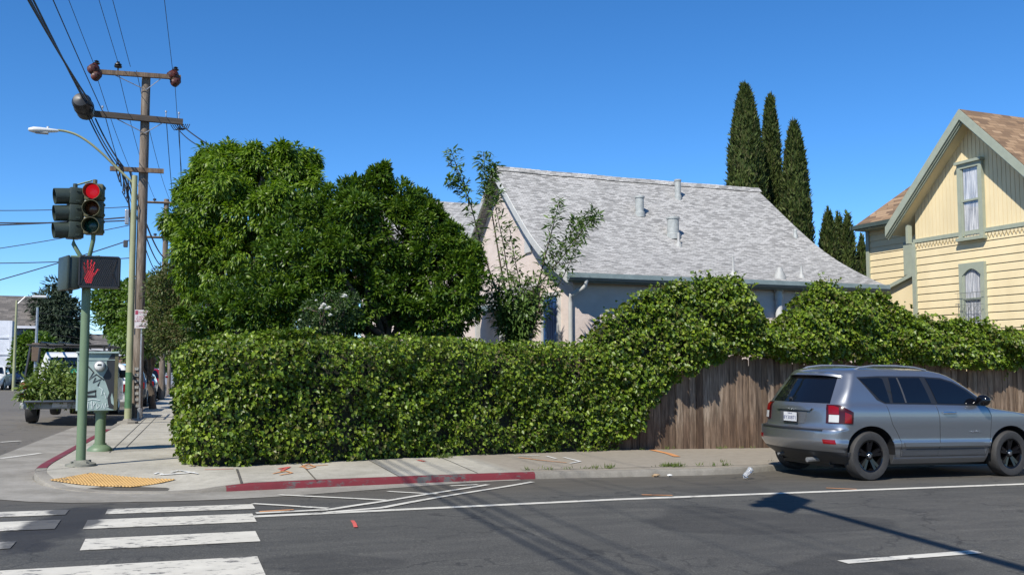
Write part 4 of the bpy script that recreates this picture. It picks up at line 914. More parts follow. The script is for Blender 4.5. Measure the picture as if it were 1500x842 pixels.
m = MB(); b0 = Vector((TX, TY - .02, ptop - .1))
for h in (h1, h2):
    e = h - Vector((0, 0, .235 * 1.5 + .03)); m.tube([b0, b0.lerp(e, .6) - Vector((0, 0, .03)), Vector((e.x, e.y, e.z - .03)), e + Vector((0, 0, .05))], .028, 8)
m.build('signal_bracket', GREENP, ped, smooth=60)
m = MB(); m.tube([h1 + Vector((-.04, .04, .4)), h2 + Vector((.03, 0, .4))], .012, 6); m.build('tie_bar', GREENP, ped, smooth=60)
# pedestrian heads
SMS = plain('walk_screen', (.012, .012, .014), .35); HAND = emis('red_hand', (.9, .02, .03), .1)
pc = hpos(146, 399, -.13); f = Vector((-.02, -1, 0)).normalized(); sx = Vector((1, -.02, 0)).normalized(); Mx = Matrix((sx, -f, Vector((0, 0, 1)))).transposed()
sc_ = (pc - CAM).length / F; bw, bh = 51 * sc_, 43 * sc_
m = MB(); m.box(pc, (bw, .17, bh), M=Mx, ch=.035); hd = m.build('walk_box', BLACK, ped, smooth=40, label='black walk box showing a red raised hand')
m = MB(); fr = pc + f * .09
for (a, b) in ((bw, .022), (bw, -.022)): pass
m.box(fr + Vector((0, 0, bh / 2 - .016)), (bw * .92, .03, .02), M=Mx); m.box(fr - Vector((0, 0, bh / 2 - .016)), (bw * .92, .03, .02), M=Mx)
m.box(fr + sx * (bw / 2 - .016), (.02, .03, bh * .86), M=Mx); m.box(fr - sx * (bw / 2 - .016), (.02, .03, bh * .86), M=Mx); m.build('frame', BLACK, hd)
MB().box(pc + f * .083, (bw * .88, .008, bh * .86), M=Mx).build('screen', SMS, hd)
m = MB(); hc = pc + f * .0915 - sx * bw * .23; S_ = bh * .86
def hp2(x, y): return hc + sx * x * S_ + Vector((0, 0, y * S_))
def stick(m, a, b, wd):
    a = hp2(*a); b = hp2(*b); t = (b - a).normalized(); s = t.cross(f).normalized() * wd * S_ / 2; m.prism([a - s, b - s * .9, b + t * wd * S_ * .35, b + s * .9, a + s], f * .002)
for a, b in (((-.13, .0), (-.2, .3)), ((-.05, .04), (-.07, .41)), ((.03, .04), (.05, .42)), ((.1, .02), (.15, .34))): stick(m, a, b, .062)
stick(m, (.1, -.16), (.29, .09), .075); m.prism([hp2(-.16, .03), hp2(-.17, -.2), hp2(-.11, -.42), hp2(.07, -.42), hp2(.13, -.18), hp2(.13, .03)], f * .0022); m.build('hand_symbol', HAND, hd)
EGG = plain('egg_crate', (.02, .02, .022), .5); m = MB()
for k in range(-9, 10):
    for sg in (1, -1):
        a = k / 9.0; p0 = pc + f * .095 + sx * bw * .43 * max(-1, min(1, a - .35 * sg)) + Vector((0, 0, -bh * .42)); p1 = pc + f * .095 + sx * bw * .43 * max(-1, min(1, a + .35 * sg)) + Vector((0, 0, bh * .42)); m.tube([p0, p1], .0028, 4)
m.build('egg_crate_visor', EGG, hd)
pc2 = hpos(104, 401, -.02); f2 = Vector((-1, -.35, 0)).normalized(); M2 = Matrix((Vector((-f2.y, f2.x, 0)), f2, Vector((0, 0, 1)))).transposed()
m = MB(); m.box(pc2, (bw * .8, .16, bh), M=M2, ch=.035); m.box(pc2 + f2 * .09, (bw * .86, .04, bh * 1.05), M=M2, ch=.015); m.box(pc2 - f2 * .085, (bw * .5, .03, bh * .7), M=M2, ch=.01); m.lathe([(.03, 0), (.025, -.05)], pc2 - Vector((0, 0, bh / 2)), n=8); m.build('walk_box', DGREEN, ped, smooth=40, label='dark green walk box seen edge-on from behind')
m = MB(); zb_ = zat(377, tpb)
for c in (pc + Vector((-.01, .02, bh / 2)), pc2 + Vector((0, 0, bh / 2))):
    e = Vector((c.x, c.y, zb_ - .01)); m.tube([Vector((TX, TY, zb_ - .02)), Vector((TX, TY, zb_ - .02)).lerp(e, .75) , e + Vector((0, 0, 0)), Vector((c.x, c.y, c.z - .02))], .036, 10)
m.build('walk_bracket', GREENP, ped, smooth=60)

# meter cabinet on a post, tagged with graffiti
cb = gp(146, 660, zwalk); cab = thing('meter_cabinet', 'graffiti covered grey-green meter cabinet on a green post', 'utility cabinet', tuple(cb))
m = MB(); m.lathe([(.19, -.02), (.19, .03), (.15, .07), (.1, .1), (.1, .12)], cb, n=16); m.build('base', GREENP, cab, smooth=50)
zb2, zt2 = zat(600, cb), zat(517, cb); m = MB(); m.lathe([(.08, .08), (.078, zb2 - cb.z)], cb, n=16); m.lathe([(.105, zb2 - cb.z - .04), (.105, zb2 - cb.z)], cb, n=16); m.build('post', GREENP, cab, smooth=50)
CABM = M_('cabinet_paint', (.27, .35, .33), (.21, .28, .265), .5, 7); TAGB = plain('black_spray', (.02, .022, .024), .5); TAGW = plain('white_marker', (.62, .68, .67), .5)
va = cb.y - .17; xl, xr = onv(112, 560, va).x, onv(172, 560, va).x; hz_ = zt2 - zb2; xw = xr - xl; cx_ = (xl + xr) / 2
m = MB(); m.box((cx_, cb.y, (zb2 + zt2) / 2), (xw, .34, hz_), ch=.012); m.box((cx_, cb.y - .02, zt2 + .006), (xw + .03, .4, .03), ch=.008); m.box((cx_, va - .004, zt2 - .11), (xw - .01, .012, .012)); bx = m.build('cabinet', CABM, cab)
m = MB(); m.box((xr - .02, cb.y - .176, (zb2 + zt2) / 2), (.05, .02, hz_ - .02)); m.build('side_flange', OLIVE, bx)
mc = onv(146, 536, va - .03); m = MB(); m.lathe([(.088, .0), (.088, .05), (.078, .062)], (mc.x, va, mc.z), (0, -1, 0), 24); mt_ = m.build('meter_ring', STEEL, cab, smooth=40)
m = MB(); m.lathe([(.074, .05), (.07, .1), (.05, .115), (.0, .118)], (mc.x, va, mc.z), (0, -1, 0), 24); m.build('meter_glass', plain('meter_face', (.62, .62, .58), .1), mt_, smooth=50)
m = MB(); m.box((mc.x, va - .119, mc.z + .02), (.06, .004, .025)); m.build('meter_dial', BLACK, mt_)
def gx(px, py): q = onv(px, py, va - .004); return Vector((q.x, va - .004, q.z))
def spray(pts, wd, mat, o=0):
    m = MB(); P = [gx(*p) + Vector((0, -o, 0)) for p in pts]; m.tube(P, wd, 6); 
    for i, v in enumerate(m.v): m.v[i] = (v[0], va - .004 - o + (v[1] - (va - .004 - o)) * .2, v[2])
    m.build('graffiti', mat, bx)
for pts, wd in (([(128, 535), (137, 545), (130, 556), (141, 548), (152, 556)], .011), ([(140, 553), (136, 560), (148, 555), (143, 565)], .011), ([(128, 575), (140, 572), (140, 580), (128, 580)], .02)): spray(pts, wd, TAGB, .002)
m = MB(); P = [gx(*p) for p in ((164, 518), (156, 530), (158, 540), (151, 552), (155, 560), (160, 575), (157, 583), (159, 597), (167, 599), (170, 580), (168, 560), (171, 545), (169, 525), (168, 518))]; m.prism(P, (0, -.003, 0)); m.build('graffiti', TAGB, bx)
m = MB(); P = [gx(*p) + Vector((0, -.0035, 0)) for p in ((164, 575), (166, 583), (167, 594), (163, 590), (162, 582))]; m.prism(P, (0, -.002, 0)); m.build('graffiti', CABM, bx)
for pts in ([(128, 598), (129, 588), (132, 592), (134, 587), (134, 598)], [(136, 598), (137, 588), (140, 589), (137, 593)], [(142, 598), (142, 590), (146, 594), (142, 598)], [(148, 597), (150, 590), (153, 598)], [(155, 590), (154, 596), (159, 594)], [(145, 566), (150, 570), (148, 578), (153, 575), (155, 583)], [(128, 586), (136, 584), (146, 586)]): spray(pts, .005, TAGW, .005)

# street light: tall galvanised/painted pole with curved arm and cobra-head lamp
lb = gp(187, 620, zwalk); sl_ = thing('street_light', 'pale green street light pole with curved arm and white lamp head beside the wooden pole', 'street light', tuple(lb))
z1, z2, z3 = zat(597, lb), zat(545, lb), zat(255, lb)
m = MB(); m.lathe([(.088, 0), (.086, z1 - lb.z)], lb, n=18); m.build('lower_pole', PALEP, sl_, smooth=60)
m = MB(); m.lathe([(.088, z1 - lb.z), (.085, z2 - lb.z)], lb, n=18); m.build('painted_band', M_('bright_green_paint', (.07, .16, .07), (.05, .12, .055), .5, 5), sl_, smooth=60)
m = MB(); m.lathe([(.084, z2 - lb.z), (.068, z3 - lb.z), (.0, z3 - lb.z + .02)], lb, n=18); m.build('upper_pole', PALEP, sl_, smooth=60)
m = MB(); m.lathe([(.26, -.02), (.24, .05), (.12, .08), (.1, .12)], lb, n=8); m.build('footing', KERB, sl_)
W_ = [Vector((lb.x, lb.y, zat(268, lb)))] + [Vector(onv(*q, lb.y - .02 * i)) for i, q in enumerate(((168, 243), (150, 225), (130, 208), (112, 197), (95, 192), (84, 191)))]
m = MB(); m.tube(smooth_path(sum([[a.lerp(b, k / 4) for k in range(4)] for a, b in zip(W_, W_[1:])], []) + [W_[-1]], 3), .03, 8); m.build('arm', PALEP, sl_, smooth=60)
lh0, lh1 = Vector(onv(86, 192, lb.y - .1)), Vector(onv(46, 191, lb.y - .15)); ax = (lh1 - lh0)
LAMPW = plain('lamp_housing', (.55, .56, .55), .4); m = MB(); m.lathe([(.03, 0), (.055, .05), (.075, .2), (.1, .4), (.105, .55), (.06, .66), (.0, .68)], lh0, ax, 14)
for i, v in enumerate(m.v): m.v[i] = (v[0], v[1], lh0.z + (v[2] - lh0.z) * .72)
m.lathe([(.03, 0), (.03, .06), (.0, .07)], lh0.lerp(lh1, .4) + Vector((0, 0, .04)), n=8)
lhd = m.build('lamp_head', LAMPW, sl_, smooth=60); MB().box(lh0.lerp(lh1, .62) - Vector((0, 0, .055)), (.3, .14, .05), ch=.015).build('lamp_glass', plain('lamp_glass', (.25, .26, .25), .2), lhd)

# near utility pole
ub = gp(200, 612, zwalk); UX, UY, UZ = ub
up_ = thing('utility_pole', 'tall weathered wooden utility pole with three crossarms beside the street light', 'utility pole', tuple(ub))
zt_ = zat(100, ub); m = MB(); m.lathe([(.16, 0), (.145, 2.5), (.12, zt_ - UZ - .03), (.0, zt_ - UZ)], ub, n=18); m.build('pole', POLEW, up_, smooth=50)
def upt(px, py, dv=0): return Vector(onv(px, py, UY + dv))
def arm(name, a, b, s, mat, brace=True):
    A, B = upt(*a, -.18), upt(*b, -.18); t = (B - A).normalized(); m = MB(); c = (A + B) / 2
    m.box(c, ((B - A).length, s, s * 1.25), M=Matrix((t, Vector((0, 1, 0)), t.cross(Vector((0, 1, 0))))).transposed()); o = m.build(name, mat, up_)
    if brace:
        m = MB()
        for e in (A.lerp(c, .45), B.lerp(c, .45)): m.tube([e - Vector((0, .0, s * .5)), Vector((UX, UY - .16, c.z - .42))], .014, 5)
        m.build('brace', STEEL, o)
    return A, B, o
A1, B1, arm1 = arm('crossarm', (137, 105), (265, 114), .1, ARMW); A2, B2, arm2 = arm('crossarm', (138, 167), (268, 179), .13, M_('dark_timber', (.06, .045, .035), (.03, .025, .02), .8, 6, stretch=(.5, 2, 4))); A3, B3, arm3 = arm('crossarm', (161, 247), (240, 251), .1, ARMW, False)
for (px, py, kind) in ((139, 104, 0), (255, 113, 0), (173, 97, 1)):
    q = upt(px, py, -.15)
    if kind == 0:
        m = MB()
        for (dz, dx, r) in ((.05, -.02, .15), (-.14, .06, .13)): m.lathe([(.05, -.14), (r, -.12), (r * .55, -.08), (r * .6, -.04), (r * .98, -.03), (r * .5, .02), (r * .55, .06), (r * .9, .07), (r * .4, .11), (r * .42, .15), (.0, .16)], q + Vector((dx, -.05, dz)), (.55, -1, .25), 18)
        m.build('strain_insulator', RUST, arm1, smooth=40); m = MB(); m.lathe([(.02, -.02), (.08, 0), (.09, .03), (.03, .06), (.07, .08), (.0, .12)], q + Vector((.04, 0, .2)), n=12); m.build('pin_insulator', BLACK, arm1, smooth=40)
    else: m = MB(); m.lathe([(.02, -.2), (.02, 0), (.1, .01), (.11, .04), (.05, .06), (.1, .08), (.09, .11), (.04, .13), (.05, .17), (.0, .18)], q - Vector((0, 0, .05)), n=14); m.build('pin_insulator', BLACK, arm1, smooth=40)
for (px, py) in ((150, 163), (243, 170), (262, 172)): q = upt(px, py, -.15); m = MB(); m.lathe([(.012, -.1), (.012, .1), (.03, .1), (.03, .15), (.0, .16)], q, n=8); m.build('pin_insulator', STEEL, arm2, smooth=40)
q = upt(186, 318, -.2); MB().box(q, (.11, .14, .42), ch=.02).build('fuse_box', STEEL, up_); q = upt(184, 357, -.2); MB().box(q, (.12, .12, .2), ch=.02).build('junction_box', DARK, up_)
m = MB(); 
for k in range(9):
    a = upt(172 + 3 * k * .8, 238 + 6 * k, -.28); m.tube([a + Vector((rng.normal() * .06, rng.normal() * .05, .1)), a + Vector((rng.normal() * .08, 0, -.15)), a + Vector((.03, 0, -.45))], .018, 5)
m.tube([upt(176, 240, -.25), upt(186, 270, -.25), upt(191, 320, -.22), upt(190, 480, -.2)], .03, 6); m.build('cable_tangle', BLACK, up_)
tr = upt(123, 157, -.15); m = MB(); ax = (-SDIR + Vector((-.1, 0, .25))).normalized(); m.lathe([(.05, -.46), (.2, -.4), (.25, -.3), (.25, -.02), (.27, -.01), (.27, .03), (.25, .05), (.26, .3), (.2, .42), (.04, .48)], tr, ax, 18); tag(m.build('splice_case', BLACK, origin=tr, smooth=40), 'black drum-shaped cable splice case hanging at the left end of the middle crossarm', 'splice case')
for i, (px, zz) in enumerate(((197, 0),)):
    m = MB()
    for k in range(7): q = upt(199, 540 + k * 9, -.175); m.box((q.x + .02, q.y, q.z), (.1, .01, .08)); 
    m.build('pole_sticker', M_('paper_notice', (.4, .4, .37), (.12, .12, .11), .8, 30), up_)
# parking sign
sb = gp(203, 612, zwalk, 0); sb = gp(204, 613, zwalk); st = thing('parking_sign', 'small white and red parking restriction sign on a thin steel post', 'sign', tuple(sb))
zs0, zs1 = zat(481, sb), zat(454, sb); m = MB(); m.tube([sb - Vector((0, 0, .02)), (sb.x, sb.y, zs1 - .03)], .03, 6); m.build('post', STEEL, st); m = MB(); m.lathe([(.06, 0), (.06, .28), (.05, .29)], sb, n=12); m.build('sleeve', STEEL, st)
sc2 = (zs1 - zs0); sw_ = sc2 * .66; scx = onv(207, 467, sb.y - .05).x; szc = (zs0 + zs1) / 2; SIGNW = plain('sign_white', (.6, .56, .58), .4); SIGNR = plain('sign_red', (.35, .06, .1), .4)
MB().box((scx, sb.y - .05, szc), (sw_, .006, sc2), ch=.002).build('sign_plate', SIGNW, st)
Mt = frame((scx, sb.y - .0545, szc), (1, 0, 0), (0, -1, 0))
pl_ = MB().box((scx - sw_ * .36, sb.y - .0545, szc + sc2 * .35), (sw_ * .22, .002, sc2 * .22)).build('symbol', SIGNR, st)
text_obj('lettering', 'PARKING', sc2 * .11, Matrix.Translation((sw_ * .12, 0, sc2 * .36)) @ Mt, SIGNR, st); text_obj('lettering', '2 HOUR\n8 AM TO\n6 PM DAILY', sc2 * .13, Matrix.Translation((0, 0, 0)) @ Mt, SIGNR, st); text_obj('lettering', 'EXCEPT SUNDAY', sc2 * .06, Matrix.Translation((0, 0, -sc2 * .4)) @ Mt, SIGNR, st)

# further utility poles
def far_pole(px, ytop, z, arms, label, rr=.13):
    q = dep(px, ytop, z); g = plane(q.x, q.y); t = thing('utility_pole', label, 'utility pole', (q.x, q.y, g))
    m = MB(); m.lathe([(rr * 1.2, 0), (rr, q.z - g), (0, q.z - g + .01)], (q.x, q.y, g), n=10); m.build('pole', POLEW, t, smooth=60); out = []
    for (y, xa, xb) in arms:
        a, b = Vector(onv(xa, y - 1, q.y - .15)), Vector(onv(xb, y + 1, q.y - .15)); m = MB(); m.tube([a, b], .06, 4); o = m.build('crossarm', ARMW, t); out.append((a, b))
        m = MB()
        for k in (0, .25, .75, 1): m.lathe([(.02, 0), (.02, .1), (.08, .1), (.08, .18), (.0, .2)], a.lerp(b, k), n=8)
        m.build('pin_insulator', BLACK, o)
    m = MB(); c = Vector((q.x - .25, q.y - .1, q.z - 1.3)); m.lathe([(.12, -.3), (.13, -.28), (.13, .3), (.05, .34)], c, n=10); m.build('transformer', STEEL, t, smooth=40)
    return q, out
fq, farms = far_pole(244, 292, 46, ((297, 211, 272), (348, 212, 272)), 'second wooden utility pole down the side street with two crossarms')
far_pole(253, 345, 62, ((352, 240, 268),), 'third and most distant wooden utility pole against the tree', .11)
# wires: they run on along the side street, over the camera to the next pole
WIRE = plain('wire_black', (.012, .012, .013), .6)
def wire(a, b, r, sag, label, grp=None, n=26, nm='wire'):
    a = Vector(a); b = Vector(b); m = MB(); m.tube([a.lerp(b, i / n) - Vector((0, 0, sag * 4 * (i / n) * (1 - i / n))) for i in range(n + 1)], r, 5); o = m.build(nm, WIRE, origin=a); tag(o, label, 'wire', grp)
UPG = 'thin wires along the side street'
for (p, d) in ((upt(139, 98, -.1), 0), (upt(173, 92, -.1), 0), (upt(191, 98, -.1), 0), (upt(253, 104, -.1), 0)):
    wire(p, p - SDIR * 42 + Vector((0, 0, .6)), .008, .35, 'thin black power wire from the top crossarm passing overhead towards the viewer', UPG)
for k in range(4):
    p = upt((139, 173, 200, 255)[k], 104, .1); wire(p, farms[0][0].lerp(farms[0][1], (.02, .25, .6, .98)[k]) + Vector((0, 0, .2)), .009, .35, 'thin black power wire between the near and the second utility pole at the top', 'thin wires between the poles')
for k in range(3):
    p = upt((152, 243, 262)[k], 163 + k * 4, .1); wire(p, farms[1][0].lerp(farms[1][1], (.05, .8, .97)[k]), .012, .4, 'black wire between the middle crossarm and the second utility pole', 'lower wires between the poles')
for k, (px, py, r) in enumerate(((124, 149, .022), (129, 152, .018), (137, 157, .024))):
    p = upt(px, py, -.2) ; wire(p, p - SDIR * 42 + Vector((0, 0, .3)), r, .4 + .35 * k, 'thick black telephone cable running overhead from the splice case', 'thick telephone cables', nm='cable')
    q = p + Vector((.05, .1, -.3)); wire(q, upt(172 + 5 * k, 246, -.2), r * .9, .1, 'thick black cable dropping from the splice case to the lowest crossarm', 'cables down to the lowest crossarm', nm='cable')
wire(upt(150, 163, -.15), upt(150, 163, -.15) - SDIR * 42 + Vector((0, 0, .4)), .012, .4, 'thin wire from the middle crossarm passing overhead', None)
for k in range(3): wire(upt(190, 250 + 12 * k, -.1), dep(244, 380 + 12 * k, 45.8), .03 - .006 * k, .5 + .2 * k, 'thick black cable sagging between the near and the second pole', 'sagging cables to the second pole', nm='cable')
wire(upt(264, 182, -.1), dep(330, 226, 21), .018, .05, 'service cable from the middle crossarm slanting down into the leafy tree'); wire(upt(258, 186, -.1), dep(310, 220, 21.2), .014, .12, 'thinner service cable slanting into the leafy tree')
m = MB()
for k in range(5): a = upt(250 + 3 * k, 183, -.15); m.tube([a, a + Vector((.1, 0, -.15)), a + Vector((.25, 0, -.08)), a + Vector((.3, 0, .05))], .012, 4)
m.build('wire_loop', WIRE, arm2)
for k, (y0, y1, r) in enumerate(((301, 303, .012), (322, 318, .022), (319, 323, .02), (356, 330, .012), (378, 378, .014), (402, 352, .016))):
    a = upt(189, y1, -.15); b = dep(-260, y0 + (y0 - y1) * 1.4, 26); wire(a, b, r, .15, 'cross street wire running left from the near pole, number lines of the same black kind' if False else 'black wire crossing the side street to the left of the near pole', 'wires crossing to the left')
for k in range(4): wire(dep(40, 455 + k * 14, 70), dep(244, 470 + k * 16, 75), .02, .3, 'faint wire crossing far down the side street', 'far crossing wires')

# mast-arm signal standing behind the viewer, its shadow lies on the road
mp = gp(1168, 742); tipxy = mp - SUN_D * (6.0 / math.tan(SUN_EL)); far_ = gp(1500, 835); b3 = far_ - SUN_D * (6.0 / math.tan(SUN_EL)); dirm = (b3 - tipxy).normalized()
basep = tipxy + dirm * 9.5; gz = plane(basep.x, basep.y); ms = thing('mast_arm_signal', 'overhead traffic signal on a long mast arm behind the viewer', 'traffic signal', (basep.x, basep.y, gz))
m = MB(); m.lathe([(.14, 0), (.1, 6.0)], (basep.x, basep.y, gz), n=14); m.build('pole', GREENP, ms, smooth=60)
m = MB(); m.tube([(basep.x, basep.y, 5.9), (tipxy.x, tipxy.y, 5.95)], [.11, .06], 8); m.tube([(basep.x, basep.y, 5.6), tuple(Vector((basep.x, basep.y, 5.8)).lerp(Vector((tipxy.x, tipxy.y, 5.9)), .8))], .02, 6); m.build('mast_arm', GREENP, ms, smooth=60)
m = MB(); hq = Vector((tipxy.x, tipxy.y, 5.95)); Mx = Matrix((dirm, dirm.cross(Vector((0, 0, 1))), Vector((0, 0, 1)))).transposed(); m.box(hq - dirm * .3, (.7, .05, 1.15), M=Mx); m.box(hq - dirm * .3, (.3, .25, .85), M=Mx)
for k in (-1, 0, 1): m.lathe([(.12, 0), (.12, .3)], hq - dirm * .3 + Vector((0, 0, k * .28)), dirm.cross(Vector((0, 0, 1))), 12)
m.build('signal_head', BLACK, ms)

# ================================================================== VEHICLES
def pchip(xs, ys):
    xs = np.array(xs, float); ys = np.array(ys, float); h = np.diff(xs); d = np.diff(ys) / h; m = np.zeros(len(xs)); m[0], m[-1] = d[0], d[-1]
    for i in range(1, len(xs) - 1):
        if d[i - 1] * d[i] > 0: w1, w2 = 2 * h[i] + h[i - 1], h[i] + 2 * h[i - 1]; m[i] = (w1 + w2) / (w1 / d[i - 1] + w2 / d[i])
    def f(x):
        x = min(max(x, xs[0]), xs[-1]); i = min(max(int(np.searchsorted(xs, x)) - 1, 0), len(h) - 1); t = (x - xs[i]) / h[i]
        return float(ys[i] * (1 + 2 * t) * (1 - t) ** 2 + m[i] * h[i] * t * (1 - t) ** 2 + ys[i + 1] * t * t * (3 - 2 * t) + m[i + 1] * h[i] * t * t * (t - 1))
    return f
def carpaint(name, c, metal=.6):
    m, nt, p = newmat(name); f = noise(nt, 900, 1)
    nt.links.new(ramp(nt, f, [(.3, tuple(x * .85 for x in c)), (.7, c)]), p.inputs['Base Color'])
    p.inputs['Metallic'].default_value = metal; p.inputs['Roughness'].default_value = .3; p.inputs['Coat Weight'].default_value = 1; p.inputs['Coat Roughness'].default_value = .02; return m
SILV = carpaint('grey_silver_paint', (.3, .312, .33), .82); TRIMB = plain('black_trim', (.016, .016, .017), .4); RIMB = plain('gloss_black_rim', (.004, .004, .005), .1, 0, .0, .5)
REDL = plain('red_lens', (.17, .003, .005), .15, 0, .2, .3); CLRL = plain('clear_lens', (.45, .45, .43), .2, 0, .3); PLATE = plain('plate_white', (.5, .51, .52), .45); NAVY = plain('plate_ink', (.04, .05, .14), .5)

BARREL = plain('matt_black', (.004, .004, .004), .9, spec=.05)
class Car:
    """closed body made of rounded horizontal slices; x forward, y left, z up, rear axle at x=0"""
    def __init__(s, XR, XF, WD, bow=.2, rr=.2, rf=.35, taper=.03):
        s.xr, s.xf, s.w, s.bow, s.rr, s.rf, s.tp = pchip(*zip(*XR)), pchip(*zip(*XF)), pchip(*zip(*WD)), bow, rr, rf, taper
    def tap(s, x): return 1 - s.tp * (max(0, x - .3) / 3) ** 2
    def half(s, z):
        w, xr, xf = s.w(z), s.xr(z), s.xf(z); rr = min(s.rr if z < 1.06 else s.rr - .07 * min(1, (z - 1.06) / .2), w * .45); g_ = min(1, max(0, (z - .99) / .13)); rf = min(s.rf + (.14 - s.rf) * g_, w * .45); fb = .25 - .1 * g_; P = []
        for i in range(9): y = (w - rr) * i / 9; P.append((xr + s.bow * (y / w) ** 2, y))
        xc = xr + s.bow * ((w - rr) / w) ** 2
        sl0 = 2 * s.bow * (w - rr) / w / w; a0 = math.atan(sl0)
        for i in range(10):
            a = a0 + (math.pi / 2 - a0) * i / 9; P.append((xc + rr * (math.cos(a0) - math.cos(a)) , w - rr + rr * (math.sin(a) - math.sin(a0)) / (1 - math.sin(a0))))
        x0 = P[-1][0]; xe = xf - fb - rf
        for i in range(1, 46): x = x0 + (xe - x0) * i / 46; P.append((x, w * s.tap(x)))
        we = w * s.tap(xe)
        for i in range(10): a = math.pi / 2 * i / 9; P.append((xe + rf * math.sin(a), we - rf * (1 - math.cos(a))))
        for i in range(1, 9): y = (we - rf) * (1 - i / 8); P.append((xe + rf + fb * (1 - (y / (we - rf)) ** 2), y))
        return P
    def y(s, x, z): return s.w(z) * s.tap(x)
    def pt(s, t, z, off=0):                                # point on the outline by index t (0 = rear middle), y < 0 side
        P = s.half(z); i = min(int(t), len(P) - 2); f = t - i; a, b = P[i], P[i + 1]; x, y = a[0] + (b[0] - a[0]) * f, a[1] + (b[1] - a[1]) * f
        tx, ty = b[0] - a[0], b[1] - a[1]; L = math.hypot(tx, ty) or 1; return Vector((x - ty / L * off, -(y + tx / L * off), z))
    def body(s, zs):
        m = MB(); rows = []
        for z in zs:
            P = s.half(z); ring = [(x, y) for x, y in P] + [(x, -y) for x, y in P[-2:0:-1]]; rows.append(len(m.v)); n = len(ring)
            for x, y in ring: m.v.append((x, y, z)); m.uv.append((0, 0))
        for a, b in zip(rows, rows[1:]):
            for i in range(n): m.f.append((a + i, a + (i + 1) % n, b + (i + 1) % n, b + i))
        m.f += [tuple(range(n))[::-1], tuple(rows[-1] + i for i in range(n))]; return m
    def side(s, poly, off, sgn=-1, dens=.06):               # flat (x,z) polygon wrapped onto the body side
        P = []
        for a, b in zip(poly, poly[1:] + poly[:1]):
            n = max(1, int(math.hypot(b[0] - a[0], b[1] - a[1]) / dens)); P += [(a[0] + (b[0] - a[0]) * i / n, a[1] + (b[1] - a[1]) * i / n) for i in range(n)]
        bm = bmesh.new(); vs = [bm.verts.new((x, 0, z)) for x, z in P]; bm.faces.new(vs)
        zmin, zmax = min(p[1] for p in P), max(p[1] for p in P); z = zmin + .05
        while z < zmax: bmesh.ops.bisect_plane(bm, geom=bm.verts[:] + bm.edges[:] + bm.faces[:], plane_co=(0, 0, z), plane_no=(0, 0, 1)); z += .05
        bmesh.ops.triangulate(bm, faces=bm.faces[:]); bm.verts.index_update()
        m = MB(); m.add([(v.co.x, sgn * (s.y(v.co.x, v.co.z) + off), v.co.z) for v in bm.verts], [[v.index for v in f.verts] for f in bm.faces]); bm.free(); return m
    def patch(s, ts, zlo, zhi, off, n=5):                   # patch wrapped round the rear corner; zlo/zhi functions of t
        m = MB()
        for t in ts:
            for k in range(n + 1): z = zlo(t) + (zhi(t) - zlo(t)) * k / n; m.v.append(tuple(s.pt(t, z, off))); m.uv.append((0, 0))
        for i in range(len(ts) - 1):
            for k in range(n): m.f.append((i * (n + 1) + k, (i + 1) * (n + 1) + k, (i + 1) * (n + 1) + k + 1, i * (n + 1) + k + 1))
        return m
def solid(m, off):                                         # give a sheet some thickness inward along an offset vector
    n = len(m.v); off = Vector(off); E = {}
    for f in m.f:
        for a, b in zip(f, f[1:] + f[:1]): E[(a, b)] = 1
    m.v += [tuple(Vector(v) + off) for v in m.v[:n]]; m.uv += m.uv[:n]; F0 = list(m.f)
    m.f += [tuple(i + n for i in f[::-1]) for f in F0] + [(b, a, a + n, b + n) for (a, b) in E if (b, a) not in E]; return m
def place(m, M): m.v = [tuple(M @ Vector(v)) for v in m.v]; return m
def bool_cut(ob, cutters):
    for c in cutters: 
        md = ob.modifiers.new('cut', 'BOOLEAN'); md.object = c; md.operation = 'DIFFERENCE'; md.solver = 'EXACT'
    dg = bpy.context.evaluated_depsgraph_get(); me = bpy.data.meshes.new_from_object(ob.evaluated_get(dg)); ob.modifiers.clear(); ob.data = me
    for c in cutters: bpy.data.objects.remove(c)
    me.polygons.foreach_set('use_smooth', [True] * len(me.polygons)); me.set_sharp_from_angle(angle=R(32))
